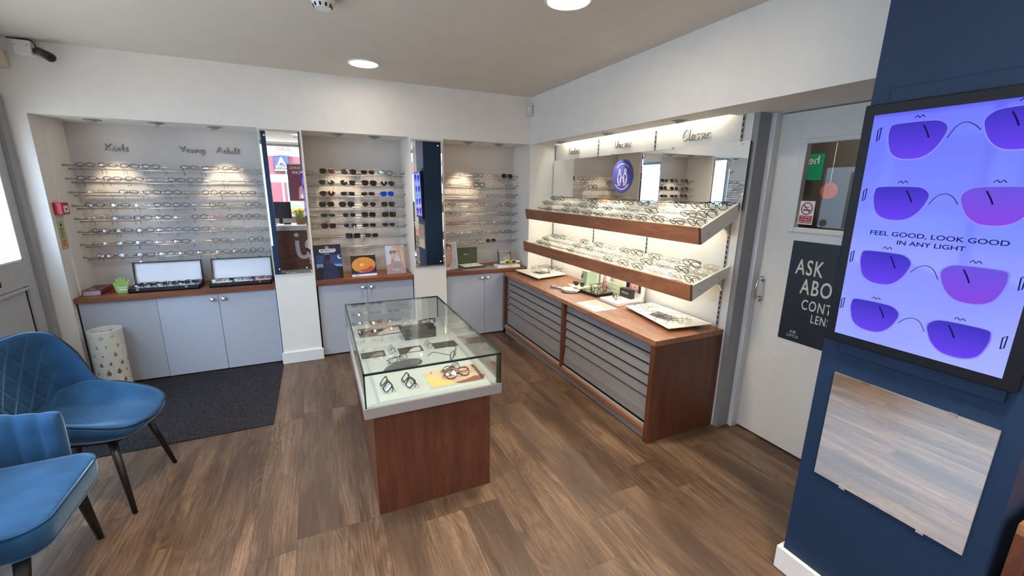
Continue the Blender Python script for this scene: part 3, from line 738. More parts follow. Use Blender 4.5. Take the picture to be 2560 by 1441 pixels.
# ------------------------------------------------------------------ glass topped showcase
def showcase():
    tx0, tx1, ty0, ty1 = -1.9857, -1.2992, -2.283, -1.006
    gx0, gx1, gy0, gy1, z0, z1 = -1.979, -1.3035, -2.2785, -1.0094, .6054, .7757
    s = thing('glass_showcase', 'low glass topped showcase of spectacles on a cherry wood plinth', 'showcase', ((tx0 + tx1) / 2, (ty0 + ty1) / 2, 0))
    MB().box(-1.946, -1.3553, -2.2557, -1.035, 0, .5518).build('plinth', 'cherry_z', s, world=True, bevel=.001)
    MB().box(tx0, tx1, ty0, ty1, .5518, .6050).build('tray_rim', 'silver_trim', s, world=True, bevel=.001)
    MB().box(tx0 + .006, tx1 - .006, ty0 + .006, ty1 - .006, .6050, .6058).build('tray_floor', 'case_white', s, world=True)
    th = .006
    for a in ((gx0, gx1, gy0, gy0 + th), (gx0, gx1, gy1 - th, gy1), (gx0, gx0 + th, gy0 + th, gy1 - th), (gx1 - th, gx1, gy0 + th, gy1 - th)):
        MB().box(*a, z0 + .0006, z1 - th).build('side_pane', 'case_glass', s, world=True)
    MB().box(gx0, gx1, gy0, gy1, z1 - th, z1).build('top_pane', 'case_glass', s, world=True)
    e = MB(); q = .006                                             # polished dark green edges and corner joints
    for a in ((gx0 - .001, gx1 + .001, gy0 - .001, gy0 + q), (gx0 - .001, gx1 + .001, gy1 - q, gy1 + .001), (gx0 - .001, gx0 + q, gy0, gy1), (gx1 - q, gx1 + .001, gy0, gy1)): e.box(*a, z1 - th - .003, z1 + .0004)
    for x in (gx0 - .001, gx1 - q): 
        for y in (gy0 - .001, gy1 - q): e.box(x, x + q + .001, y, y + q + .001, z0, z1)
    e.build('glass_edge', 'glass_edge', s, world=True)
    MB().box(gx1 - .020, gx1 - .0065, gy0 + .0065, gy0 + .018, z0 + .001, z1 - th).build('corner_post', 'cctv_dark', s, world=True)
showcase()

# ------------------------------------------------------------------ digital screen and low mirror on the blue pillar
flat('tv_frame', srgb(12, 12, 18), .5, var=.06, spec=.3)
def screen_mat():
    t = NT('screen_glow'); g = t.n('ShaderNodeSeparateXYZ', {0: t.n('ShaderNodeTexCoord').outputs['Generated']})
    f = t.math('ADD', t.math('MULTIPLY', t.noise(t.obj(), 1.6, 2), .5), t.math('MULTIPLY', t.math('SUBTRACT', 1.0, g.outputs[2]), .5))
    c = t.ramp(f, [(.2, srgb(98, 98, 242)), (.5, srgb(128, 140, 254)), (.8, srgb(168, 180, 255))])
    em = t.n('ShaderNodeEmission', {'Color': c, 'Strength': 1.02 / 2 ** EXPO}).outputs[0]
    gl = t.n('ShaderNodeBsdfGlossy', {'Color': (1, 1, 1, 1), 'Roughness': .05}).outputs[0]
    M['screen_glow'] = t.done(t.n('ShaderNodeMixShader', {0: t.math('MULTIPLY', schlick(t, .03), .6), 1: em, 2: gl}).outputs[0])
screen_mat()
def screen_ink(name, lo, hi):
    t = NT(name); g = t.n('ShaderNodeSeparateXYZ', {0: t.n('ShaderNodeTexCoord').outputs['Generated']})
    c = t.ramp(g.outputs[2], [(0, lo), (1, hi)])
    M[name] = t.done(t.n('ShaderNodeEmission', {'Color': c, 'Strength': .95 / 2 ** EXPO}).outputs[0])
screen_ink('screen_violet', srgb(108, 72, 250), srgb(66, 58, 200)); screen_ink('screen_purple', srgb(140, 76, 236), srgb(112, 88, 232))
screen_ink('screen_pale', srgb(150, 148, 255), srgb(138, 138, 252)); screen_ink('screen_ink', srgb(26, 22, 84), srgb(32, 28, 96))
def digital_screen():
    y0, y1, z0, z1 = -3.2865, -3.7669, 1.076, 1.8786
    ang = math.atan2(.022, z1 - z0)
    s = thing('digital_screen', 'large portrait digital advertising screen on the blue pillar', 'screen', (-.43, (y0 + y1) / 2, z0), rot=(0, -ang, 0))
    H = z1 - z0; W = abs(y1 - y0)
    MB().box(0, .034, -W / 2, W / 2, 0, H).build('bezel', 'tv_frame', s, bevel=.004)
    MB().box(.034, .045, -W / 2 + .05, W / 2 - .05, .06, H - .06).build('rear_housing', 'tv_frame', s)
    L, T = .0305, .0335; sw, sh = W - 2 * L, H - 2 * T
    MB().quad((-.0008, sw / 2, T), (-.0008, -sw / 2, T), (-.0008, -sw / 2, T + sh), (-.0008, sw / 2, T + sh)).build('display', 'screen_glow', s)
    mw = rootmat(s)
    f = Face(mw @ Vector((-.0010, sw / 2, T)), mw.to_3x3() @ Vector((0, -1, 0)), mw.to_3x3() @ Vector((0, 0, 1)), s)
    # lens pairs: screen units are metres from the lower corner
    lens = [(-1, .82), (-.92, .95), (-.6, 1), (.2, 1), (.72, .92), (1, .55), (.92, .0), (.7, -.55), (.35, -.92), (-.1, -1), (-.5, -.9), (-.8, -.6), (-.95, -.1), (-1.02, .4)]
    def pair(zc, c1, c2, w, h, dz):
        for sgn, (cx, mat) in ((-1, c1), (1, c2)):
            pts = curve2([(cx + sgn * -1 * px * w, zc + sgn * dz + py * h) for px, py in lens + lens[:1]], 4)[:-1]
            f.poly('lens_picture', 'screen_pale', [(cx + (x - cx) * 1.05, (zc + sgn * dz) + (y - zc - sgn * dz) * 1.06 - .001) for x, y in pts], 1)
            f.poly('lens_picture', mat, pts, 2)
            tx = cx - sgn * .25 * w; f.stroke('arm_picture', 'screen_ink', [[(tx - .004, zc + sgn * dz + h * .8), (tx + .006, zc + sgn * dz + h * .45), (tx + .014, zc + sgn * dz + h * .1)]], .004, 3)
            f.stroke('screw_picture', 'screen_ink', [[(cx - .012, zc + sgn * dz + h * 1.22), (cx - .006, zc + sgn * dz + h * 1.35), (cx, zc + sgn * dz + h * 1.22), (cx + .006, zc + sgn * dz + h * 1.35), (cx + .012, zc + sgn * dz + h * 1.22)]], .002, 3)
            ex = cx + sgn * (w + .028)
            if 0.004 < ex < sw - .006:
                f.stroke('hinge_picture', 'screen_ink', [[(ex - .004, zc + h * .75 + dz * sgn), (ex + .004, zc + h * .9 + dz * sgn), (ex + .003, zc + h * .2 + dz * sgn), (ex - .003, zc + h * .1 + dz * sgn), (ex - .004, zc + h * .75 + dz * sgn)]], .0028, 3, smooth=False)
        a, b = c1[0] + w, c2[0] - w
        f.stroke('bridge_picture', 'screen_ink', [[(a + .004, zc - dz + h * .0), (a + (b - a) * .25, zc + h * .45), (a + (b - a) * .5, zc + h * .62), (a + (b - a) * .75, zc + h * .45), (b - .004, zc + dz + h * .05)]], .0018, 3)
    V, P = 'screen_violet', 'screen_purple'
    pair(.655, (.118, V), (.328, V), .068, .053, .006)
    pair(.462, (.110, V), (.318, P), .068, .051, .000)
    pair(.248, (.105, V), (.312, P), .066, .052, -.006)
    pair(.082, (.103, V), (.310, V), .066, .050, -.006)
    f.text('slogan', 'screen_ink', 'FEEL GOOD, LOOK GOOD', .208, .366, width=.315, k=4, sx=1.3, bold=.008)
    f.text('slogan', 'screen_ink', 'IN ANY LIGHT', .205, .341, width=.158, k=4, sx=1.3, bold=.008)
digital_screen()
struct(box('trim_8', 'blue_paint', (-.405, -.3912, -3.745, -3.325, 1.03, 1.93), bevel=.004))
def low_mirror():
    y0, y1, z0, z1 = -3.3273, -3.7556, .5243, .9503
    m = thing('low_mirror', 'low frameless mirror on the blue pillar reflecting the floor', 'mirror', (-.395, (y0 + y1) / 2, z0))
    MB().quad((-.3992, y0, z0), (-.3992, y1, z0), (-.3992, y1, z1), (-.3992, y0, z1)).build('mirror_glass', 'mirror', m, world=True)
    MB().box(-.3990, -.3925, y1, y0, z0, z1).build('backing', 'silver_trim', m, world=True)
    for y in (y0 - .1, y1 + .1):
        for z in (z0, z1): MB().box(-.4015, -.3925, y - .01, y + .01, z - .007, z + .005).build('mirror_clip', 'chrome', m, world=True)
low_mirror()
# ------------------------------------------------------------------ chairs
def velvet(name, quilt):
    t = NT(name); p = t.obj()
    c = t.ramp(t.noise(p, 7, 4, .6), [(.3, srgb(28, 62, 96)), (.7, srgb(42, 84, 124))])
    h = t.noise(p, 500, 2)
    k = dict(Roughness=.8, Sheen_Weight=.75, Sheen_Roughness=.35, Sheen_Tint=(.55, .78, 1, 1), Specular_IOR_Level=.15)
    if quilt:
        s = t.n('ShaderNodeSeparateXYZ', {0: p}); y, z = s.outputs[1], s.outputs[2]
        g = None
        for sg in (1, -1):
            v = t.math('ADD', t.math('MULTIPLY', y, 11.0 * sg), t.math('MULTIPLY', z, 7.0))
            d = t.math('ABSOLUTE', t.math('SUBTRACT', t.math('FRACT', v), .5))
            d = t.math('SUBTRACT', .5, d)                      # 0 on the stitched line
            l = t.math('MINIMUM', t.math('MULTIPLY', d, 6.0), 1.0)
            g = l if g is None else t.math('MINIMUM', g, l)
        inside = t.math('MULTIPLY', t.math('LESS_THAN', t.math('ABSOLUTE', y), .225), t.math('MULTIPLY', t.math('GREATER_THAN', z, .47), t.math('LESS_THAN', z, .835)))
        g = t.math('ADD', t.math('MULTIPLY', g, inside), t.math('SUBTRACT', 1.0, inside))
        k['Normal'] = t.bump(t.math('POWER', g, .6), .6, .007)
    else: k['Normal'] = t.bump(h, .08, .001)
    M[name] = t.pbr(Base_Color=c, **k)
velvet('velvet', False); velvet('velvet_quilt', True)
flat('leg_black', srgb(20, 17, 16), .45, var=.1); flat('piping_dark', srgb(14, 34, 52), .7)
def seat_outline(w, d, r, n=8):
    """rounded rectangle, front (+x) corners"""
    pts = []
    for cx, cy, a0 in ((d / 2 - r, w / 2 - r, 0), (-d / 2 + r, w / 2 - r, PI / 2), (-d / 2 + r, -w / 2 + r, PI), (d / 2 - r, -w / 2 + r, 1.5 * PI)):
        for i in range(n + 1):
            a = a0 + PI / 2 * i / n; pts.append((cx + r * math.cos(a), cy + r * math.sin(a)))
    return pts
def lerp_tab(tab, x):
    for (x0, *a), (x1, *b) in zip(tab, tab[1:]):
        if x <= x1: t = max(0, (x - x0) / (x1 - x0)); return [p + (q - p) * t for p, q in zip(a, b)]
    return list(tab[-1][1:])
def chair_bucket(loc, rz):
    t = thing('bucket_chair', 'blue velvet chair with a diamond quilted back and black tapered legs', 'chair', loc, rz, 'blue velvet waiting chairs')
    # scooped seat whose sides turn up into low wings: half width, rim height, middle height, underside
    tab = [(-.22, .215, .52, .462, .41), (-.12, .228, .555, .462, .395), (-.05, .230, .552, .458, .385), (.02, .228, .536, .456, .38), (.10, .224, .515, .458, .376), (.17, .214, .494, .460, .376), (.22, .198, .476, .458, .38), (.255, .172, .461, .452, .388), (.28, .13, .449, .446, .40), (.292, .085, .441, .440, .412), (.297, .04, .434, .434, .42)]
    L = []; RIM = []
    for i in range(27):
        x = -.22 + .517 * i / 26; w, rim, mid, bot = lerp_tab(tab, x); sec = []
        for k in range(-8, 9):
            f = k / 8; a = max(0, (abs(f) - .5) / .5); sec.append((x, w * f * (1 - .0 * a), mid + (rim - mid) * (a * a * (3 - 2 * a)) + .004 * (1 - f * f)))
        e = .016
        sec += [(x + .002, w + e, rim - .006), (x, w + e, rim - .03 if rim - .03 > bot else (rim + bot) / 2), (x, w * .93, bot), (x, 0, bot - .008), (x, -w * .93, bot), (x, -w - e, rim - .03 if rim - .03 > bot else (rim + bot) / 2), (x + .002, -w - e, rim - .006)]
        L.append(sec)
        RIM.append((x, w + e * .7, rim - .001))
    MB().loft(L).build('seat', 'velvet', t, smooth=True, subsurf=1)
    path = [(.02, .230, .540), (-.03, .232, .55), (-.075, .236, .575), (-.118, .240, .65), (-.16, .240, .735), (-.198, .226, .815), (-.216, .206, .852), (-.228, .15, .866), (-.236, .08, .868)]
    path = path + [(-.242, 0, .868)] + [(x, -y, z) for x, y, z in reversed(path)]
    path = curve2(path, 3)
    A = [];
    for i, (x, y, z) in enumerate(path):
        x0, y0, _ = path[max(i - 1, 0)]; x1, y1, _ = path[min(i + 1, len(path) - 1)]
        dx, dy = x1 - x0, y1 - y0; l = math.hypot(dx, dy) or 1; nx, ny = -dy / l, dx / l        # inward normal
        h = z - .41; lean = .13 * max(0, h - .12); th = min(.018, .004 + .05 * max(0, h - .125))
        prof = [(.012, .415), (.024 - .5 * lean, .41 + h * .35), (th - lean, .41 + h * .75), (th - lean * 1.25, z - .012), (-lean * 1.3, z), (-th - lean * 1.25, z - .012), (-th - .6 * lean, .41 + h * .5), (-th * .8, .42), (-.01, .41)]
        A.append([(x + nx * a, y + ny * a, zz) for a, zz in prof])
    MB().loft(A, closed=True).build('backrest', 'velvet_quilt', t, smooth=True, subsurf=1)
    n = len(A); top = [tuple(Vector(l[5]) + Vector((0, 0, .003))) for l in A]
    fr = [p for p in RIM if p[0] > .03]
    MB().tube(list(reversed(fr)) + top[2:-2] + [(x, -y, z) for x, y, z in fr] + [(.301, 0, .431), fr[-1]], .004, 6).build('piping', 'piping_dark', t, smooth=True)
    for sx, sy in ((1, 1), (1, -1), (-1, 1), (-1, -1)):
        a = Vector((.15 * sx + .02, .14 * sy, .385)); b = Vector((.225 * sx + .012, .205 * sy, 0))
        MB().tube([a, b], [.019, .0105], 14).build('leg', 'leg_black', t, smooth=True)
    MB().box(-.17, .2, -.15, .15, .366, .380).build('under_frame', 'leg_black', t)
    return t
def chair_tub(loc, rz):
    t = thing('tub_chair', 'blue velvet armchair with channel stitched arms, cut by the photo edge', 'chair', loc, rz, 'blue velvet waiting chairs')
    o = seat_outline(.50, .52, .085); L = []
    for s, z in ((.86, .355), (.95, .36), (.985, .375), (1.0, .41), (1.005, .445), (.995, .465), (.965, .474), (.85, .478), (.5, .482), (.2, .484)):
        L.append([(x * s + .02, y * s, z) for x, y in o])
    MB().loft(L).build('seat', 'velvet', t, smooth=True, subsurf=1)
    MB().tube([(x * .992 + .02, y * .992, .467) for x, y in o + o[:1]], .003, 6).build('piping', 'velvet', t, smooth=True)
    # channelled wall: arm, back, arm
    base = [(.155, .305, .650), (.1, .307, .655), (0, .308, .668), (-.1, .30, .70), (-.18, .265, .74), (-.235, .2, .78), (-.262, .1, .81)]
    base = curve2(base + [(-.27, 0, .82)] + [(x, -y, z) for x, y, z in reversed(base)], 8)
    s = 0; A = []; prev = None
    for i, (x, y, z) in enumerate(base):
        if prev: s += math.hypot(x - prev[0], y - prev[1])
        prev = (x, y)
        x0, y0, _ = base[max(i - 1, 0)]; x1, y1, _ = base[min(i + 1, len(base) - 1)]
        dx, dy = x1 - x0, y1 - y0; l = math.hypot(dx, dy) or 1; nx, ny = -dy / l, dx / l
        bul = .022 * abs(math.sin(PI * s / .070)) ** .6 - .012
        e = min(i, len(base) - 1 - i); cap = min(1., .45 + e * .28)
        th = (.030 + bul) * cap
        prof = [(th * .9, .40), (th, .50), (th, z - .03), (th * .6, z - .006), (0, z + bul * .4), (-th * .6, z - .006), (-th, z - .03), (-th, .5), (-th * .7, .40)]
        A.append([(x + nx * a, y + ny * a, zz) for a, zz in prof])
    MB().loft(A).build('backrest', 'velvet', t, smooth=True, subsurf=1)
    for sx, sy in ((1, 1), (1, -1), (-1, 1), (-1, -1)):
        a = Vector((.17 * sx + .02, .19 * sy, .37)); b = Vector((.185 * sx, .295 * sy, 0))
        MB().tube([a, b], [.023, .013], 14).build('leg', 'leg_black', t, smooth=True)
    MB().box(-.2, .2, -.19, .19, .35, .362).build('under_frame', 'leg_black', t)
    return t
chair_bucket((-3.257, -1.512, 0), math.radians(-9))
chair_tub((-3.32, -2.18, 0), math.radians(1.6))

# ------------------------------------------------------------------ umbrella bin with teardrop cut-outs
def bin_mat():
    t = NT('bin_white'); p = t.obj(); s = t.n('ShaderNodeSeparateXYZ', {0: p}); x, y, z = s.outputs
    a = t.math('MULTIPLY', t.math('ADD', t.math('ARCTAN2', y, x), PI), .1)
    u = t.math('DIVIDE', a, .0628); v = t.math('DIVIDE', z, .072)
    row = t.math('FLOOR', v); u = t.math('ADD', u, t.math('MULTIPLY', t.math('MODULO', row, 2.0), .5)); col = t.math('MODULO', t.math('FLOOR', u), 10.0)
    w = t.n('ShaderNodeTexWhiteNoise', {'Vector': t.n('ShaderNodeCombineXYZ', {0: col, 1: row}).outputs[0]}, noise_dimensions='2D')
    r1 = w.outputs[0]; rc = t.n('ShaderNodeSeparateColor', {0: w.outputs[1]})
    du = t.math('MULTIPLY', t.math('SUBTRACT', t.math('SUBTRACT', t.math('FRACT', u), .5), t.math('MULTIPLY', t.math('SUBTRACT', rc.outputs[0], .5), .3)), .0628)
    dv = t.math('MULTIPLY', t.math('SUBTRACT', t.math('SUBTRACT', t.math('FRACT', v), .36), t.math('MULTIPLY', t.math('SUBTRACT', rc.outputs[1], .5), .2)), .072)
    R = t.math('ADD', .004, t.math('MULTIPLY', t.math('POWER', r1, 1.1), .0115))
    ww = t.math('SUBTRACT', R, t.math('MULTIPLY', t.math('MAXIMUM', dv, 0.0), .42)); ww = t.math('MAXIMUM', ww, 0.0)
    lo = t.math('MINIMUM', dv, 0.0)
    d = t.math('SUBTRACT', t.math('ADD', t.math('MULTIPLY', du, du), t.math('MULTIPLY', lo, lo)), t.math('MULTIPLY', ww, ww))
    hole = t.math('MULTIPLY', t.math('LESS_THAN', d, 0.0), t.math('MULTIPLY', t.math('GREATER_THAN', z, .03), t.math('LESS_THAN', z, .47)))
    b = t.n('ShaderNodeBsdfPrincipled', {'Base Color': srgb(222, 220, 208), 'Roughness': .45}).outputs[0]
    tr = t.n('ShaderNodeBsdfTransparent').outputs[0]
    M['bin_white'] = t.done(t.n('ShaderNodeMixShader', {0: hole, 1: b, 2: tr}).outputs[0])
bin_mat()
bn = thing('umbrella_bin', 'cream metal umbrella bin with raindrop cut outs beside the wide cupboard', 'bin', (-3.668, -.058, .006))
MB().lathe([(.1, .002), (.1, .497), (.0985, .5), (.0985, .002)], n=48, cap=False).build('wall', 'bin_white', bn, smooth=False)
MB().lathe([(0, 0), (.099, 0), (.099, .006), (0, .006)], n=48).build('base', 'wall_grey', bn)
MB().lathe([(.1, .496), (.1012, .499), (.1, .502), (.0982, .5)], n=48, cap=False).build('rim', 'gloss_white', bn, smooth=True)

# ------------------------------------------------------------------ spectacles
SH = {  # half width, half height, exponent, narrowing towards the bottom, bridge, outer corner lift
 'oval': (.0245, .0165, 2.2, .06, .018, .000), 'rectangular': (.0255, .0155, 3.4, .06, .018, .0), 'round': (.0225, .0205, 2.0, .0, .021, .0),
 'panto': (.0235, .0195, 2.5, .16, .019, .001), 'cat-eye': (.0255, .0175, 2.6, .14, .018, .0045), 'aviator': (.0285, .0235, 2.4, .22, .016, -.002),
 'square': (.0265, .0215, 4.0, .08, .018, .001), 'oversized': (.0295, .0245, 2.7, .10, .017, .002), 'angular': (.0275, .0205, 5.0, .02, .017, .003)}
def outline(shape, n=22):
    a, b, p, nar, br, lift = SH[shape]; P = []
    for i in range(n):
        t = 2 * PI * i / n; c, s = math.cos(t), math.sin(t)
        x = a * math.copysign(abs(c) ** (2 / p), c); z = b * math.copysign(abs(s) ** (2 / p), s)
        if z > 0 and shape in ('panto', 'cat-eye', 'aviator', 'rectangular'): z *= .88
        x *= 1 + nar * (z / b - .3) ; z += lift * max(0, x / a) ** 2 * (1 if z > 0 else .2)
        P.append((x, z))
    return P
def crystal(name, col, amt=.55, rough=.08): glassy(name, (.94, .95, .95, 1), .05, rough, col, amt)
COLS = {}
def fcol(key, words, mat, metal=False): COLS[key] = (words, mat, metal)
flat('frame_black', srgb(16, 15, 16), .22, var=.1); flat('frame_tort', srgb(56, 32, 20), .25, var=.55, scale=70); flat('frame_gun', srgb(70, 68, 70), .3, .8)
flat('frame_gold', srgb(188, 152, 96), .25, .9); flat('frame_red', srgb(150, 34, 38), .3); flat('frame_blue', srgb(44, 62, 124), .3); flat('frame_pink', srgb(206, 130, 150), .3)
flat('frame_purple', srgb(96, 72, 130), .3); flat('frame_olive', srgb(58, 78, 60), .3); flat('frame_silver', srgb(190, 190, 192), .22, .9); flat('frame_amber', srgb(176, 96, 40), .25, var=.3, scale=60)
crystal('frame_crystal', srgb(222, 220, 214), .5); crystal('frame_beige', srgb(232, 220, 196), .65)
fcol('k', 'black', 'frame_black'); fcol('t', 'tortoiseshell', 'frame_tort'); fcol('m', 'thin dark metal', 'frame_gun', True); fcol('g', 'thin gold', 'frame_gold', True); fcol('r', 'red', 'frame_red')
fcol('b', 'blue', 'frame_blue'); fcol('p', 'pink', 'frame_pink'); fcol('u', 'purple', 'frame_purple'); fcol('o', 'dark green', 'frame_olive'); fcol('s', 'thin silver', 'frame_silver', True)
fcol('c', 'clear', 'frame_crystal'); fcol('e', 'cream', 'frame_beige'); fcol('a', 'amber', 'frame_amber')
glassy('lens_clear', (.97, .98, .98, 1), .06)
def tinted(name, col, amt, refl=1.5, rc=(1, 1, 1, 1)):
    t = NT(name); tr = t.n('ShaderNodeBsdfTransparent', {'Color': tuple(c * .5 for c in col[:3]) + (1,)}).outputs[0]
    df = t.n('ShaderNodeBsdfDiffuse', {'Color': col}).outputs[0]; gl = t.n('ShaderNodeBsdfGlossy', {'Color': rc, 'Roughness': .03}).outputs[0]
    b = t.n('ShaderNodeMixShader', {0: amt, 1: tr, 2: df}).outputs[0]
    M[name] = t.done(t.n('ShaderNodeMixShader', {0: schlick(t, ((refl - 1) / (refl + 1)) ** 2), 1: b, 2: gl}).outputs[0])
tinted('lens_dark', srgb(34, 30, 32), .6, 1.6); tinted('lens_brown', srgb(40, 27, 24), .8, 1.6); tinted('lens_plum', srgb(42, 28, 33), .8, 1.6); tinted('lens_green', srgb(38, 46, 40), .65, 1.6)
tinted('lens_mirror', srgb(120, 150, 170), .8, 2.2, srgb(190, 220, 240)); tinted('lens_blue', srgb(16, 60, 200), .85, 1.9, srgb(70, 130, 255)); tinted('lens_grey', srgb(90, 90, 96), .5, 1.6)
LENS = {'': ('lens_clear', ''), 'd': ('lens_dark', 'dark'), 'n': ('lens_brown', 'brown'), 'l': ('lens_plum', 'plum'), 'v': ('lens_green', 'green grey'), 'i': ('lens_mirror', 'silver mirrored'), 'B': ('lens_blue', 'blue mirrored'), 'G': ('lens_grey', 'grey')}
flat('tag_white', srgb(236, 238, 242), .4); flat('tag_red', srgb(206, 40, 48), .35)
GC = {}
def glasses_meshes(shape, ck, lk, thick, fold):
    """meshes of one kind of spectacles, front in the x-z plane looking towards -y"""
    key = (shape, ck, lk, thick, fold)
    if key in GC: return GC[key]
    a, b, p, nar, br, lift = SH[shape]; words, mat, metal = COLS[ck]
    rim = (.0013 if metal else .0026) * thick; dep = (.0011 if metal else .0019) * (1 + (thick - 1) * .4)
    ol = outline(shape); cx = a + br / 2; wrap = lambda x: 1.6 * x * x
    fm = MB(); lens = []
    for s in (1, -1):
        n = len(ol); q = [(cx + x, z) for x, z in ol]
        inn = [(s * x, z) for x, z in q]; out = [(s * (cx + x * (1 + rim / a)), z * (1 + rim / b) + (rim * .3 if z > 0 else 0)) for x, z in ol]
        V = [(x, wrap(x) - dep, z) for x, z in inn] + [(x, wrap(x) - dep, z) for x, z in out] + [(x, wrap(x) + dep, z) for x, z in out] + [(x, wrap(x) + dep, z) for x, z in inn]
        F = []
        for i in range(n):
            j = (i + 1) % n
            for k in range(4): F.append((k * n + i, k * n + j, ((k + 1) % 4) * n + j, ((k + 1) % 4) * n + i))
        fm.add(V, F)
        LB = MB(); C = (s * cx, wrap(cx) - .0012, 0); LB.add([C] + [(x * 1.0, wrap(x), z) for x, z in inn], [(0, i + 1, (i + 1) % n + 1) for i in range(n)])
        lens.append(LB)
        # end piece
        hx = cx + a + rim + .002; zt = b * .55 + lift
        fm.tube([(s * (cx + a * .93), wrap(cx + a) * .9, zt), (s * hx, wrap(hx), zt), (s * (hx + .0015), wrap(hx) + .006, zt)], .0013 if metal else .0022, 6)
    zb = b * .35
    fm.tube(curve2([(-br / 2 - .001, .0, zb * .6), (-br / 4, -.0012, zb + .002), (br / 4, -.0012, zb + .002), (br / 2 + .001, 0, zb * .6)], 3), (.0009 if metal else .0021) * thick ** .5, 6)
    if shape == 'aviator': fm.tube([(-br / 2 - .006, .0, b * .82), (0, -.001, b * .86), (br / 2 + .006, 0, b * .82)], .0012, 6)
    for s in (1, -1): fm.tube([(s * (br / 2 - .002), .001, -.002), (s * (br / 2 - .005), .006, -.006), (s * (br / 2 - .004), .007, -.011)], .0012, 5)   # nose pads
    tm = []
    for s in (1, -1):
        T = [(0, 0, 0), (0, .05, .0005), (0, .092, 0), (0, .108, -.006), (0, .124, -.022), (0, .130, -.032)]
        if fold:
            T = [(-s * y * .985, .006 + (0.004 if s > 0 else 0.008) + y * .05, z) for _, y, z in T]
        else: T = [(-s * y * .03, y, z) for _, y, z in T]
        T = [(s * (hx + .0012) + x, wrap(hx) + .005 + y, zt + z) for x, y, z in curve2(T, 3)]
        r0 = .0009 if metal else .0021 * thick ** .5; r1 = .0022 if metal else .0024
        tm.append(MB().tube(T, [r0 + (r1 - r0) * max(0, (i / (len(T) - 1) - .55) / .45) for i in range(len(T))], 6, flat=.55))
    GC[key] = dict(fm=fm, lens=lens, tm=tm, mat=mat, lmat=LENS[lk][0], hw=hx, zt=zt, b=b + rim, proto=None)
    return GC[key]
def glasses(shape, ck, label, loc, rot=(0, 0, 0), lk='', thick=1., fold=False, tagc=None, group=None, name='glasses', scale=1., tips=None):
    g = glasses_meshes(shape, ck, lk, thick, fold)
    pk = (tagc, tips)
    pr = g['proto'] = g['proto'] or {}
    if pk not in pr:
        r = thing(name, label, 'sunglasses' if lk in ('d', 'n', 'l', 'v', 'i', 'B') else 'glasses', loc, group=group, rot=rot)
        g['fm'].build('frame_front', g['mat'], r, smooth=True)
        for L in g['lens']: L.build('lens', g['lmat'], r, smooth=False)
        for T in g['tm']: T.build('temple', tips or g['mat'], r, smooth=True)
        if tagc:
            s = -1; x = s * g['hw']
            if tagc == 'tag_red': MB().lathe([(0, -.0012), (.0085, -.0012), (.0085, .0012), (0, .0012)], (x + .006, .014, g['zt'] - .017), 14, 'y').tube([(x + .001, .012, g['zt'] - .004), (x + .006, .014, g['zt'] - .010)], .0008, 4).build('security_tag', tagc, r)
            else: MB().box(x + .0035, x + .026, .010, .0106, g['zt'] - .013, g['zt'] + .001).build('price_label', tagc, r)
        pr[pk] = r
    else:
        r = copy_tree(pr[pk]); r.location = loc; r.rotation_euler = rot; r['label'] = label
        if group: r['group'] = group
        elif 'group' in r.keys(): del r['group']
    r.name = name
    r.scale = (scale,) * 3
    return r
ORD = ['first', 'second', 'third', 'fourth', 'fifth', 'sixth', 'seventh', 'eighth', 'ninth', 'tenth', 'eleventh', 'twelfth', 'thirteenth', 'fourteenth']
def desc(shape, ck, lk='', thick=1):
    w = COLS[ck][0]
    if thick > 1.25: w = 'thick ' + w
    return f"{w} {shape}"
LEV = ['top', 'second', 'third', 'fourth', 'fifth', 'sixth', 'seventh', 'bottom']
rng = random.Random(3)
def spread(row, gap, lo, hi):
    xs = [e[0] for e in row]
    for _ in range(60):
        for i in range(len(xs) - 1):
            g = gap - (xs[i + 1] - xs[i])
            if g > 0: xs[i] -= g / 2; xs[i + 1] += g / 2
        xs[0] = max(xs[0], lo); xs[-1] = min(xs[-1], hi)
    return [(x,) + tuple(e[1:]) for x, e in zip(xs, row)]

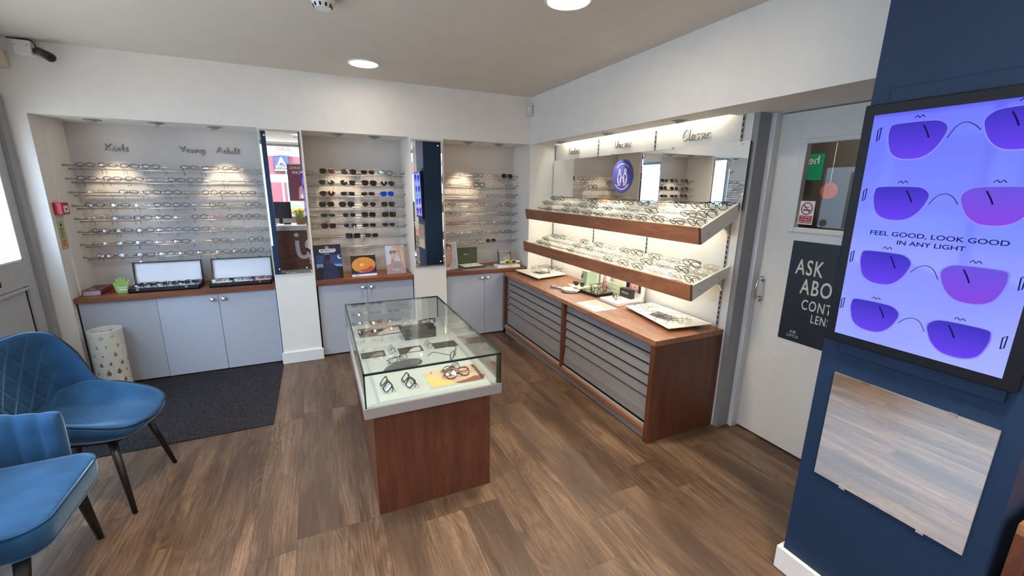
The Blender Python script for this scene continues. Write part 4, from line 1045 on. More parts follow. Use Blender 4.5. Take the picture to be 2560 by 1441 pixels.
# kids and young adult rack: rows of (x, colour+shape)
S1 = {'O': 'oval', 'R': 'rectangular', 'N': 'round', 'P': 'panto', 'C': 'cat-eye', 'A': 'aviator', 'S': 'square', 'V': 'oversized', 'G': 'angular'}
R1 = [[(-3.698, 'kO'), (-3.566, 'kO'), (-3.431, 'kR'), (-3.296, 'kO'), (-3.164, 'cR'), (-3.04, 'kR'), (-2.896, 'kR'), (-2.754, 'kO'), (-2.625, 'sR')],
      [(-3.702, 'kO'), (-3.552, 'tO'), (-3.418, 'kO'), (-3.282, 'mR'), (-3.142, 'kR'), (-3.013, 'kP'), (-2.888, 'cO'), (-2.744, 'sR'), (-2.61, 'mN')],
      [(-3.664, 'gR'), (-3.468, 'kR'), (-3.318, 'kR'), (-3.181, 'kO'), (-3.05, 'mO'), (-2.924, 'kN'), (-2.795, 'kO'), (-2.644, 'kR')],
      [(-3.691, 'kO'), (-3.536, 'kR'), (-3.393, 'cO'), (-3.264, 'kO'), (-3.141, 'bO'), (-3.014, 'mO'), (-2.883, 'kO'), (-2.765, 'cO'), (-2.62, 'kN')],
      [(-3.696, 'cN'), (-3.546, 'bR'), (-3.409, 'kR'), (-3.274, 'tO'), (-3.146, 'cO'), (-3.018, 'kN'), (-2.897, 'pO'), (-2.783, 'kN'), (-2.629, 'kN')],
      [(-3.686, 'kO'), (-3.55, 'kR'), (-3.403, 'kO'), (-3.282, 'bO'), (-3.154, 'uO'), (-3.029, 'kR'), (-2.9, 'mO'), (-2.774, 'mO'), (-2.645, 'cO')],
      [(-3.697, 'mR'), (-3.548, 'kR'), (-3.424, 'bO'), (-3.315, 'pO'), (-3.184, 'kR'), (-3.056, 'eO'), (-2.903, 'kR'), (-2.766, 'mO'), (-2.628, 'kN')],
      [(-3.692, 'kO'), (-3.563, 'uO'), (-3.436, 'kR'), (-3.295, 'kO'), (-3.162, 'kO'), (-3.032, 'kR'), (-2.895, 'kO'), (-2.771, 'kO'), (-2.632, 'kN')]]
TILT = -.34
for i, row in enumerate(R1):
    row = spread(row, .1265, -3.75, -2.565)
    z = 1.733 - .1017 * i
    for j, (x, c) in enumerate(row):
        sh = S1[c[1]]; ck = c[0]
        glasses(sh, ck, f"{desc(sh, ck)} glasses, {ORD[j]} from the door on the {LEV[i]} kids rods", (x, .279, z + .0055), (TILT + rng.uniform(-.05, .05), rng.uniform(-.03, .03), rng.uniform(-.06, .06)),
                tagc='tag_white' if (i + j) % 3 else None, scale=.93, group='spectacles on the kids and young adult rack', tips='frame_black' if ck in 'msgce' else None)
R2 = [[(-1.987, 'tS', 'n'), (-1.798, 'mV', 'l'), (-1.623, 'kC', 'd'), (-1.458, 'kA', 'i')], [(-2.0, 'oA', 'v'), (-1.81, 'mV', 'd'), (-1.618, 'kV', 'd'), (-1.441, 'kA', 'v')],
      [(-2.003, 'tA', 'n'), (-1.82, 'kR', 'd'), (-1.636, 'kR', 'd'), (-1.451, 'bS', 'B')], [(-2.016, 'kS', 'd'), (-1.837, 'kV', 'd'), (-1.631, 'gA', 'n'), (-1.449, 'kS', 'v')],
      [(-2.012, 'oR', 'v'), (-1.822, 'mP', 'd'), (-1.641, 'kS', 'd'), (-1.444, 'kG', 'd')], [(-2.014, 'tS', 'l'), (-1.82, 'uP', 'l'), (-1.641, 'tR', 'd'), (-1.452, 'uC', 'l')], [(-1.8, 'kG', 'd'), (-1.626, 'kC', 'd')]]
for i, row in enumerate(R2):
    z = 1.733 - .1017 * i
    for j, (x, c, lk) in enumerate(row):
        sh = S1[c[1]]; ck = c[0]; th = 1.6 if c in ('kG',) else 1.15
        glasses(sh, ck, f"{desc(sh, ck, thick=th)} sunglasses with {LENS[lk][1]} lenses, {ORD[j]} from the kids rack, {LEV[i]} rods", (x, .277, z + .0055), (TILT + rng.uniform(-.05, .05), rng.uniform(-.03, .03), rng.uniform(-.08, .08)),
                lk=lk, thick=th, group='sunglasses between the tall mirrors', name='sunglasses', scale=1.0)
R3 = [[(-.797, 'cR'), (-.632, 'gO'), (-.481, 'kN'), (-.312, 'rO'), (-.139, 'kS', 'd')], [(-.805, 'gO'), (-.646, 'mR'), (-.471, 'kS'), (-.312, 'gN'), (-.151, 'mP')], [(-.795, 'gR'), (-.641, 'mR'), (-.488, 'mP'), (-.318, 'mR'), (-.147, 'mP')],
      [(-.81, 'kR'), (-.623, 'gR'), (-.469, 'rN'), (-.311, 'gO'), (-.162, 'kN')], [(-.8, 'kR'), (-.631, 'cR'), (-.483, 'sO'), (-.324, 'sR'), (-.168, 'kP')], [(-.804, 'rR'), (-.645, 'rO'), (-.477, 'mP'), (-.317, 'mR'), (-.157, 'kP')],
      [(-.791, 'sO'), (-.627, 'sR'), (-.497, 'kP'), (-.337, 'sR'), (-.159, 'kR')], [(-.781, 'sR'), (-.64, 'mO'), (-.498, 'kP'), (-.333, 'tO', 'n')]]
for i, row in enumerate(R3):
    row = spread(row, .137, -.86, -.085)
    z = 1.733 - .1017 * i
    for j, e in enumerate(row):
        x, c = e[:2]; lk = e[2] if len(e) > 2 else ''
        sh = S1[c[1]]; ck = c[0]; th = 1.9 if c == 'kS' and not lk else 1.
        w = 'sunglasses' if lk else 'glasses'
        glasses(sh, ck, f"{desc(sh, ck, thick=th)} {w}, {ORD[len(R3[0]) - 1 - j]} from the corner, {LEV[i]} corner rods", (x, .279, z + .0055), (TILT + rng.uniform(-.05, .05), rng.uniform(-.03, .03), rng.uniform(-.06, .06)),
                lk=lk, thick=th, tagc=None if lk else ('tag_red' if (i * 3 + j) % 4 == 1 else 'tag_white' if (i + j) % 2 else None), group='spectacles on the corner rack', name=w, tips='frame_black' if ck in 'ms' else None)

# trays
def tray_row(info, rows, which):
    n, sx, sz, ex, ez = info; ang = math.atan2(ez - sz, ex - sx)
    for r, (rx, items) in enumerate(rows):
        for j, (y, c) in enumerate(items):
            sh = S1[c[1]]; ck = c[0]
            f = (rx - .012 - sx) / (ex - sx); p = Vector((sx + (ex - sx) * f, y, sz + (ez - sz) * f)) + n * (SH[sh][1] + .0045)
            glasses(sh, ck, f"{desc(sh, ck)} glasses, {ORD[j]} along, {['front', 'third', 'second', 'back'][3 - r]} row of {which} tray",
                    p, (ang + .12 + rng.uniform(-.05, .05), 0, -PI / 2 + rng.uniform(-.07, .07)), group=f'spectacles on the {which} tray', fold=True, tips='frame_black' if ck in 'msg' else None, tagc='tag_white' if (r + j) % 4 == 0 else None)
def mk(ys, cs):
    ys = list(ys)
    for _ in range(60):
        for i in range(len(ys) - 1):
            g = .141 - (ys[i] - ys[i + 1])
            if g > 0: ys[i] += g / 2; ys[i + 1] -= g / 2
        ys[0] = min(ys[0], -.085); ys[-1] = max(ys[-1], -2.235)
    return list(zip(ys, cs.split()))
tray_row(UP, [(.250, mk((-.148, -.288, -.42, -.55, -.703, -.827, -.995, -1.174, -1.338, -1.518, -1.701, -1.895, -2.057, -2.207), 'kN kO sO gR mO kR aP kO kR kR eO kP kN kV')),
              (.172, mk((-.122, -.24, -.343, -.517, -.665, -.804, -.98, -1.172, -1.342, -1.496, -1.704, -1.874, -2.05, -2.208), 'kN gO sR kR cO tN kN kR mN mR kS gN kR kV')),
              (.092, mk((-.121, -.285, -.492, -.64, -.806, -.985, -1.162, -1.363, -1.52, -1.69, -1.859, -2.034, -2.201), 'cO kR mR kN kP kR kO mO kR kP kN kR kV')),
              (.020, mk((-.13, -.35, -.60, -1.35, -1.6, -2.15), 'kN mO kO tR kO kN'))], 'upper')
tray_row(LO, [(.227, mk((-.204, -.361, -.541, -.765, -1.0, -1.175, -1.362, -1.517, -1.718, -1.905, -2.075, -2.239), 'kO kN sO kN kP mR kO kS oP mR kV eP')),
              (.153, mk((-.146, -.38, -.532, -.757, -.961, -1.166, -1.353, -1.539, -1.715, -1.882, -2.063, -2.222), 'kN gN cR kN kN mP cR gN tP mR kN eN')),
              (.078, mk((-.153, -.307, -.55, -.76, -.932, -1.148, -1.344, -1.537, -1.705, -1.891, -2.08, -2.226), 'kN kO sR kO sR cR oN tP kN cR mN kS')),
              (.005, mk((-.12, -.27, -.45, -1.28, -1.5, -1.85, -2.16), 'kN mO kP kN cO gO kN'))], 'lower')
# ------------------------------------------------------------------ things on the recess tops (z = .7438)
ZT = .7441
flat('case_black', srgb(16, 17, 22), .45, var=.1); flat('case_lining', srgb(226, 230, 238), .55, var=.01)
flat('brochure_red', srgb(118, 48, 52), .4, var=.15); flat('brochure_pale', srgb(176, 158, 160), .5); flat('leaf_green', srgb(132, 168, 72), .5, var=.1); flat('leaf_dark', srgb(84, 118, 44), .5)
def brochure_box():
    s = thing('brochure_box', 'low dark red brochure box in the corner by the fire notice', 'box', (-3.74, .2, ZT))
    x0, x1, y0, y1, z0, z1 = -3.81, -3.70, .10, .325, ZT, ZT + .042
    MB().box(x0, x1, y0, y1, z0, z1).build('body', 'brochure_red', s, world=True, bevel=.0015)
    MB().box(x0 + .003, x1 - .003, y0 - .0006, y0 + .002, z0 + .002, z1 - .006).build('front_label', 'brochure_pale', s, world=True)
    MB().box(x0 + .012, x1 - .02, y0 + .03, y1 - .04, z1, z1 + .0008).build('cover_picture', 'frame_tort', s, world=True)
    MB().box(x0 + .03, x1 - .045, y0 + .02, y0 + .06, z1 + .0008, z1 + .0014).build('cover_picture', 'brochure_pale', s, world=True)
    return s
brochure_box()
lf = thing('folded_leaflet', 'thin dark red leaflet lying beside the low brochure box', 'leaflet', (-3.66, .2, ZT))
MB().loft([[(-3.695, .14, ZT), (-3.63, .19, ZT), (-3.63, .33, ZT), (-3.695, .30, ZT)], [(-3.695, .14, ZT + .006), (-3.63, .19, ZT + .02), (-3.63, .33, ZT + .02), (-3.695, .30, ZT + .006)]]).build('sheet', 'brochure_red', lf, world=True)
def hand_sign():
    s = thing('hand_shaped_sign', 'green hand shaped card sign reading nano beside the first display case', 'sign', (-3.572, .115, ZT))
    out = [(-.026, 0), (-.04, .02), (-.045, .05), (-.05, .085), (-.046, .098), (-.039, .09), (-.035, .075), (-.034, .098), (-.03, .118), (-.022, .121), (-.018, .112), (-.016, .096), (-.013, .118), (-.006, .130), (.003, .128), (.006, .114), (.006, .098),
           (.011, .116), (.018, .126), (.025, .121), (.025, .105), (.021, .084), (.03, .09), (.04, .108), (.048, .108), (.05, .098), (.042, .074), (.036, .05), (.034, .02), (.026, 0)]
    R, U = Vector((.985, .17, 0)), Vector((-.03, .17, .98)).normalized(); U = (U - R * U.dot(R)).normalized()
    MB().prism(out, (-3.572, .115, ZT), R, U, .004).build('hand', 'leaf_green', s, world=True)
    N = R.cross(U); f = Face(Vector((-3.572, .115, ZT)) + N * .004, R, U, s)
    f.text('word_outline', 'leaf_dark', 'nano', .0, .047, width=.06, k=1, bold=.05)
    f.text('word', 'paper_white', 'nano', .0, .047, width=.056, k=2, bold=.015)
    f.rect('strap_line', 'paper_white', -.022, .024, .024, .031, 1)
    MB().box(-3.6, -3.54, .13, .17, ZT, ZT + .003).build('foot', 'leaf_green', s, world=True)
hand_sign()
def frame_case(x0, x1, y0, label, kind):
    s = thing('display_case', label, 'display case', ((x0 + x1) / 2, y0 + .1, ZT), group='black spectacle cases with their lids up')
    y1 = y0 + .175; zb = ZT + .036; w = .008
    b = MB().box(x0, x1, y0, y1, ZT, ZT + .01)
    for a in ((x0, x1, y0, y0 + w), (x0, x1, y1 - w, y1), (x0, x0 + w, y0, y1), (x1 - w, x1, y0, y1)): b.box(*a, ZT, zb)
    b.build('base', 'case_black', s, world=True, bevel=.0015)
    MB().box(x0 + w, x1 - w, y0 + w, y1 - w, ZT + .01, ZT + .022).build('lining', 'case_lining', s, world=True)
    d = MB()
    if kind == 2:
        for f in (.35, .69): xx = x0 + (x1 - x0) * f; MB().box(xx - .003, xx + .003, y0 + w, y1 - w, ZT + .01, zb).build('divider', 'case_black', s, world=True)
    # lid stands up, leaning back a little
    H, T = .185, .022; a = math.radians(6); o = Vector((0, y1, zb)); u = Vector((0, math.sin(a), math.cos(a))); n = Vector((0, -math.cos(a), math.sin(a)))
    def slab(xa, xb, h0, h1, d0, d1): return [[Vector((x, 0, 0)) + o + u * h + n * dd for h, dd in ((h0, d0), (h1, d0), (h1, d1), (h0, d1))] for x in (xa, xb)]
    m = MB(); m.loft(slab(x0, x1, 0, H, -.004, .002))
    m.loft(slab(x0, x0 + w, 0, H, .002, T)); m.loft(slab(x1 - w, x1, 0, H, .002, T)); m.loft(slab(x0 + w, x1 - w, H - w, H, .002, T)); m.loft(slab(x0 + w, x1 - w, 0, w, .002, T))
    l = m.build('lid', 'case_black', s, world=True)
    MB().loft(slab(x0 + w, x1 - w, w, H - w, .002, .006)).build('lid_lining', 'case_lining', l, world=True)
    for x in (x0 + .06, x1 - .09):
        MB().box(x - .009, x + .009, y0 - .003, y0, ZT + .018, ZT + .034).build('catch', 'chrome', s, world=True)
        q = o + u * H + n * (T * .7) + Vector((x, 0, 0)); MB().box(q.x - .008, q.x + .008, q.y - .003, q.y + .003, q.z, q.z + .009).build('catch', 'chrome', l, world=True)
    for x in (x0 + w + .003, x1 - w - .003):
        q = o + u * .08 + n * .01 + Vector((x, 0, 0)); MB().tube([q, (x, y1 - .075, zb - .004)], .0012, 5).build('lid_stay', 'steel', s, world=True)
    return s, y1, zb
frame_case(-3.530, -3.06, .088, 'open black display case with dark glasses, next to the green hand sign', 1)
frame_case(-2.992, -2.527, .088, 'open black display case with pink trial frames, next to the first tall mirror', 2)
for i, (x, c) in enumerate(((-3.45, 'kO'), (-3.30, 'kP'), (-3.15, 'kR'))):
    glasses(S1[c[1]], c[0], f"black glasses {ORD[i]} from the hand sign, front of the open black case", (x, .128, ZT + .043), (-.12, 0, .15 * (i - 1)), fold=True, tagc='tag_white', group='glasses in the open black cases')
    glasses('panto' if i != 1 else 'oval', 'k', f"black glasses {ORD[i]} from the hand sign, back of the open black case", (x + .03, .19, ZT + .045), (-.12, 0, -.1 * (i - 1)), fold=True, group='glasses in the open black cases')
for i, (x, c) in enumerate(((-2.92, 'eR'), (-2.755, 'cR'), (-2.60, 'pO'))):
    glasses(S1[c[1]], c[0], f"{COLS[c[0]][0]} trial frame in the open display case by the first tall mirror", (x, .15, ZT + .043), (-.2, 0, .05), fold=True, group='glasses in the open black cases')

# prints and stands in the sunglasses recess
for nm, col in (('night_blue', (20, 26, 52)), ('night_mid', (36, 66, 122)), ('night_glow', (112, 158, 204)), ('hill_dark', (14, 18, 34)), ('coat_blue', (34, 42, 78)), ('coat_shade', (20, 24, 46)), ('skin_dark', (66, 46, 42)), ('hair_dark', (16, 15, 20)), ('moon', (222, 232, 244)),
                ('fundus_orange', (214, 142, 58)), ('fundus_gold', (238, 196, 110)), ('fundus_red', (186, 74, 58)), ('fundus_black', (22, 18, 18)), ('sky_pale', (196, 204, 222)), ('skin_pale', (214, 176, 162)), ('skin_shade', (186, 142, 130)), ('hair_blond', (188, 160, 142)), ('hair_light', (214, 190, 172)), ('coat_mauve', (168, 150, 158)),
                ('lens_teal', (74, 124, 140)), ('top_lilac', (196, 194, 216)), ('hair_brown', (128, 88, 58)), ('lip_red', (180, 84, 84)), ('cover_beige', (200, 180, 160)), ('cover_yellow', (206, 190, 120)), ('photo_grey', (120, 112, 112)), ('photo_dark', (48, 44, 46)), ('photo_pale', (190, 182, 178)), ('banner_plum', (92, 40, 62)), ('violet_line', (64, 48, 140))):
    flat(nm, srgb(*col), .45, var=.05, scale=20)
def stand_card(name, label, cat, x0, x1, y0, y1, h, lean, back, th=.004, z=ZT):
    """card leaning back on a strut; returns root and its picture face"""
    a = Vector((x0, y0, z)); R = (Vector((x1, y1, z)) - a); w = R.length; R.normalize()
    B = Vector((-R.y, R.x, 0)); U = (Vector((0, 0, 1)) * math.cos(lean) + B * math.sin(lean)).normalized()
    s = thing(name, label, cat, ((x0 + x1) / 2, (y0 + y1) / 2, z))
    N = R.cross(U)
    MB().prism([(0, 0), (w, 0), (w, h), (0, h)], a, R, U, -th).build('card', back, s, world=True)
    p = a + R * (w / 2) - N * th
    MB().loft([[p + R * -.02 + U * h * .6, p + R * .02 + U * h * .6, p + R * .02 + B * (.05 + h * .12) - U * 0, p + R * -.02 + B * (.05 + h * .12)], [p + R * -.02 + U * h * .6 + B * .002, p + R * .02 + U * h * .6 + B * .002, p + R * .02 + B * (.052 + h * .12), p + R * -.02 + B * (.052 + h * .12)]]).build('strut', back, s, world=True)
    return s, Face(a, R, U, s), w
s, f, w = stand_card('show_card', 'dark blue show card with a man in sunglasses at night, titled artifacts', 'show card', -2.160, -1.922, .082, .128, .325, .14, 'night_blue')
f.rect('night_sky', 'night_mid', .014, w, .11, .23, 1); f.poly('sky_glow', 'night_glow', [(.014, .105), (w, .115), (w, .135), (.014, .15)], 2)
f.poly('hill', 'hill_dark', [(.0, .0), (w, .0), (w, .10), (.20, .118), (.17, .105), (.13, .12), (.07, .11), (.04, .122), (.014, .108), (0, .105)], 3)
f.disc('moon', 'moon', w - .018, .205, .02, k=3); f.disc('moon', 'night_mid', w - .01, .21, .016, k=4)
f.poly('figure_coat', 'coat_blue', [(.055, 0), (.07, .08), (.085, .135), (.11, .155), (.15, .15), (.185, .12), (.2, .06), (.205, 0)], 5); f.poly('figure_coat', 'coat_shade', [(.06, .07), (.075, .07), (.09, .13), (.1, .175), (.088, .19), (.078, .17), (.068, .12)], 6)
f.poly('figure_head', 'skin_dark', [(.09, .15), (.086, .19), (.095, .215), (.12, .222), (.138, .205), (.138, .175), (.12, .15)], 7); f.poly('figure_hair', 'hair_dark', [(.083, .195), (.09, .22), (.115, .232), (.138, .222), (.14, .2), (.12, .205), (.1, .2)], 8)
f.poly('figure_glasses', 'ink_black', [(.098, .193), (.132, .2), (.134, .187), (.1, .18)], 9)
f.poly('title_glow', 'moon', [(.045, .262), (.052, .285), (.19, .285), (.197, .262), (.185, .256), (.06, .256)], 2); f.text('title', 'ink_black', 'ARTIFACTS', .121, .270, width=.128, k=3, bold=.03)
f.stroke('title_bar', 'moon', [[(.06, .25), (.18, .25)], [(.09, .238), (.135, .238)]], .003, k=3, smooth=False)
f.stroke('oval_emblem', 'moon', [[(.118 + .014 * math.cos(i * PI / 10), .302 + .007 * math.sin(i * PI / 10)) for i in range(21)]], .0035, k=3, smooth=False); f.stroke('emblem_line', 'moon', [[(.1, .29), (.137, .29)]], .0025, k=3, smooth=False)
s, f, w = stand_card('desk_calendar', 'desk calendar with an orange retina photograph below the sunglasses', 'calendar', -1.846, -1.612, .132, .15, .205, .2, 'fundus_black')
f.disc('retina_photo', 'fundus_orange', w / 2, .108, .112, .077, k=1, n=40); f.disc('retina_photo', 'fundus_red', w * .62, .068, .068, .032, k=2); f.disc('retina_photo', 'fundus_orange', w * .42, .12, .085, .058, k=3); f.disc('retina_photo', 'fundus_gold', w * .43, .112, .02, .017, k=4); f.disc('retina_photo', 'moon', w * .42, .113, .006, k=5)
f.stroke('retina_vessel', 'fundus_red', [[(w * .43, .115), (w * .5, .135), (w * .6, .15)], [(w * .43, .11), (w * .52, .1), (w * .62, .09)], [(w * .42, .115), (w * .36, .14), (w * .3, .15)]], .0022, k=6)
for i in range(7): f.stroke('lash_shadow', 'fundus_black', [[(.012 + i * .008, .02), (.02 + i * .010, .052 + .004 * (i % 2))]], .003, k=6)
f.rect('purple_band', 'violet_line', 0, w, .018, .036, 4); f.rect('white_band', 'paper_white', 0, w, 0, .02, 5); f.rect('print_line', 'ink_black', .03, .065, .008, .012, 6)
MB().tube([f.p(.01, .206, -.002), f.p(w - .01, .206, -.002)], .004, 8).build('wire_binding', 'steel', s, world=True)
s, f, w = stand_card('show_card', 'pale show card with a blond woman in teal sunglasses beside the calendar', 'show card', -1.513, -1.322, .135, .155, .285, .16, 'sky_pale')
f.poly('sitter_coat', 'coat_mauve', [(0, .0), (w, 0), (w, .14), (.15, .12), (.09, .13), (.05, .11), (.0, .09)], 1); f.poly('sitter_hair', 'hair_blond', [(.045, .2), (.05, .25), (.08, .28), (.14, .285), (w, .27), (w, .06), (.16, .04), (.15, .12), (.12, .2)], 2)
f.poly('sitter_hair', 'hair_light', [(.15, .26), (.175, .2), (.17, .1), (.16, .1), (.155, .18)], 3); f.poly('sitter_face', 'skin_pale', [(.05, .25), (.042, .215), (.048, .185), (.055, .16), (.075, .148), (.1, .16), (.115, .2), (.112, .25), (.08, .27)], 4)
f.poly('sitter_hand', 'skin_shade', [(.045, .09), (.05, .14), (.062, .16), (.075, .155), (.075, .12), (.085, .09)], 5); f.poly('sitter_glasses', 'lens_teal', [(.036, .232), (.104, .236), (.1, .206), (.076, .204), (.068, .222), (.058, .204), (.04, .206)], 6); f.stroke('sitter_glasses', 'lens_teal', [[(.1, .232), (.14, .225)]], .004, 6)
f.stroke('print_line', 'paper_white', [[(.05 + i * .0115, .043), (.056 + i * .0115, .043)] for i in range(9)], .008, 6, smooth=False); f.stroke('print_line', 'paper_white', [[(.085, .03), (.118, .03)]], .003, 6, smooth=False)

# corner recess: photo stand, lens box, goggles
s, f, w = stand_card('show_card', 'white framed show card of a smiling woman beside the green lens box', 'show card', -.915, -.752, .14, .20, .29, .1, 'paper_white')
f.rect('photo_background', 'sky_pale', .006, w - .012, .035, .282, 1); f.poly('sitter_dress', 'top_lilac', [(.03, .035), (w - .012, .035), (w - .012, .1), (.12, .125), (.08, .08)], 2); f.poly('sitter_neck', 'skin_pale', [(.006, .035), (.06, .035), (.11, .11), (.1, .15), (.03, .14), (.006, .09)], 2)
f.poly('sitter_hair', 'hair_brown', [(.006, .16), (.006, .282), (.06, .282), (.1, .26), (.112, .2), (.09, .24)], 3); f.poly('sitter_face', 'skin_pale', [(.03, .16), (.034, .22), (.05, .25), (.08, .25), (.1, .22), (.108, .18), (.098, .15), (.075, .13), (.05, .135)], 4)
f.poly('sitter_smile', 'lip_red', [(.062, .158), (.078, .152), (.094, .16), (.08, .146)], 5); f.stroke('sitter_eye', 'hair_brown', [[(.055, .2), (.064, .203), (.072, .2)], [(.088, .203), (.095, .206), (.102, .203)]], .003, 5); f.stroke('sitter_nose', 'skin_shade', [[(.084, .2), (.09, .178), (.08, .174)]], .003, 5)
f.stroke('print_line', 'ink_black', [[(.05, .02), (.08, .02)], [(.09, .02), (.12, .02)]], .004, 2, smooth=False)
flat('box_green', srgb(64, 70, 56), .5, var=.06); flat('box_green_in', srgb(72, 78, 60), .55); flat('sheet_grey', srgb(150, 150, 152), .4)
def lens_box():
    s = thing('lens_box', 'open dark green lens demonstration box in the corner recess', 'box', (-.60, .16, ZT + .002))
    c = Vector((-.618, .165, 0)); R = Vector((.975, .222, 0)).normalized(); R = Vector((.99, .13, 0)).normalized(); B = Vector((-R.y, R.x, 0)); Z = Vector((0, 0, 1))
    def blk(a0, a1, b0, b1, h0, h1): return [[c + R * a + B * b + Z * h for a, b in ((a0, b0), (a1, b0), (a1, b1), (a0, b1))] for h in (h0, h1)]
    MB().loft(blk(-.13, .13, -.10, .10, ZT + .002, ZT + .015)).build('lower_tray', 'silver_trim', s, world=True)
    MB().loft(blk(-.13, .13, -.10, .10, ZT + .015, ZT + .035)).build('body', 'box_green', s, world=True, bevel=.001)
    MB().loft(blk(-.115, .115, -.085, .085, ZT + .035, ZT + .037)).build('insert', 'paper_white', s, world=True)
    for x in (-.075, 0, .075): MB().lathe([(0, 0), (.03, 0), (.026, .003), (0, .0035)], c + R * x + B * .01 + Z * (ZT + .037), 20).build('lens_blank', 'wall_grey', s, world=True)
    l = MB().loft([[c + R * a + B * (.10 + t) + Z * h for a in (-.13, .13) for h in (0,)] for t, h in ((0, 0), (0, 0))][:0] or blk(-.13, .13, .10, .115, ZT + .015, ZT + .215)).build('lid', 'box_green_in', s, world=True, bevel=.001)
    f = Face(c + R * -.13 + B * .0998 + Z * (ZT + .015), R, Z, l); f.parent = s
    f.text('logo_text', 'paper_white', 'HOYA', .115, .125, width=.045, k=2, bold=.02); f.stroke('logo_mark', 'silver_trim', [[(.155, .12), (.162, .13), (.168, .12)], [(.158, .122), (.175, .128)]], .002, 2)
lens_box()
gs = tag(MB().loft([[(-.735, .055, ZT), (-.345, .03, ZT), (-.33, .20, ZT), (-.73, .24, ZT)], [(-.735, .055, ZT + .002), (-.345, .03, ZT + .002), (-.33, .20, ZT + .002), (-.73, .24, ZT + .002)]]).build('display_mat', 'sheet_grey'), 'thin grey display mat under the green lens box', 'mat')
flat('mesh_grey', srgb(128, 126, 124), .35, .4); flat('goggle_yellow', srgb(206, 206, 84), .35)
def goggle_stand():
    s = thing('goggle_stand', 'white stand with an upright grey mesh case in the room corner', 'display stand', (-.20, .1, ZT))
    MB().box(-.342, -.075, .045, .185, ZT, ZT + .030).build('base', 'gloss_white', s, world=True, bevel=.002)
    f = Face((-.342, .0448, ZT), (1, 0, 0), (0, 0, 1), s); f.text('logo_text', 'ink_black', 'HOYA', .15, .016, width=.035, k=1, bold=.02)
    o = Vector((-.305, .15, ZT + .030)); U = Vector((0, .25, .97)).normalized(); R = Vector((1, 0, 0)); N = R.cross(U)
    MB().prism([(0, 0), (.175, 0), (.165, .15), (.006, .15)], o, R, U, .02).build('case_back', 'cctv_dark', s, world=True, bevel=.004)
    m = MB().prism([(.02, .01), (.155, .01), (.148, .125), (.024, .125)], o + N * .0205, R, U, .002).build('mesh_panel', 'mesh_grey', s, world=True)
    MB().prism([(.015, .13), (.158, .13), (.156, .145), (.016, .145)], o + N * .0205, R, U, .006).build('top_bar', 'silver_trim', s, world=True)
    d = MB()
    for i in range(9):
        for k in range(8): q = o + N * .0227 + R * (.030 + i * .0138 + (k % 2) * .004) + U * (.02 + k * .0132); d.lathe([(0, 0), (.0028, 0), (.0, .0006)], q, 6, 'y')
    d.build('perforation', 'dark_gap', s, world=True)
goggle_stand()
def goggles():
    s = thing('swim_goggles', 'yellow goggles on the white stand in the room corner', 'goggles', (-.185, .09, ZT + .03), rz=math.radians(4))
    for sx in (-1, 1):
        o = [(sx * .042 + .036 * math.copysign(abs(math.cos(t)) ** .8, math.cos(t)), .028 + .025 * math.copysign(abs(math.sin(t)) ** .8, math.sin(t))) for t in [2 * PI * i / 20 for i in range(20)]]
        cx = sx * .042
        MB().loft([[(x, 0, z) for x, z in o], [(x, -.022, z) for x, z in o], [(cx + (x - cx) * .72, -.026, .028 + (z - .028) * .72) for x, z in o]], cap=False).build('eye_cup', 'goggle_yellow', s, smooth=False)
        MB().loft([[(cx + (x - cx) * .72, -.0245, .028 + (z - .028) * .72) for x, z in o], [(cx + (x - cx) * .72, -.023, .028 + (z - .028) * .72) for x, z in o]]).build('lens', 'lens_grey', s)
        MB().box(sx * .079, sx * .125, -.016, -.006, .02, .04).build('strap', 'gloss_white', s)
    MB().tube([(-.01, -.02, .03), (0, -.024, .034), (.01, -.02, .03)], .006, 8).build('nose_bridge', 'goggle_yellow', s)
goggles()

# ------------------------------------------------------------------ long counter (z = .7051)
ZL = .7054
flat('acrylic_white', srgb(236, 234, 222), .25, var=.01)
def sheet_tray(label, pts, photo, lift=.016):
    """white tray sheet with turned down edges, raised on small feet"""
    cx = sum(p[0] for p in pts) / 4; cy = sum(p[1] for p in pts) / 4
    s = thing('sheet_tray', label, 'tray', (cx, cy, ZL), group='white trays of rimless frames on the long counter')
    z = ZL + lift; sc = lambda p, k: (cx + (p[0] - cx) * k, cy + (p[1] - cy) * k)
    L = [[(*sc(p, 1.0), z + .006) for p in pts], [(*sc(p, 1.0), z + .010) for p in pts], [(*sc(p, .86), z + .003) for p in pts]]
    MB().loft([[(*sc(p, .86), z - .001) for p in pts]] + L).build('sheet', 'acrylic_white', s, world=True)
    for p in pts: q = sc(p, .7); MB().cyl((q[0], q[1], ZL), (q[0], q[1], z), .008, 8).build('foot', 'acrylic_white', s, world=True)
    MB().add([(*p, z + .0038) for p in photo], [(0, 1, 2, 3)]).build('photo_card', 'photo_grey', s, world=True)
    c = [((photo[i][0] + photo[(i + 1) % 4][0]) / 2, (photo[i][1] + photo[(i + 1) % 4][1]) / 2) for i in range(4)]
    MB().add([(*photo[0], z + .0042), (*c[0], z + .0042), (*c[2], z + .0042), (*c[3], z + .0042)], [(0, 1, 2, 3)]).build('photo_shade', 'photo_dark', s, world=True)
    return z + .004
za = sheet_tray('white frame tray at the corner end of the long counter', [(-.172, -.035), (.205, -.06), (.24, -.435), (-.15, -.53)], [(-.05, -.20), (.10, -.17), (.14, -.30), (-.02, -.34)])
zb_ = sheet_tray('large white frame tray at the door end of the long counter', [(.0, -1.675), (.268, -1.68), (.262, -2.262), (-.095, -2.222)], [(.02, -1.91), (.15, -1.87), (.15, -2.05), (.03, -2.09)])
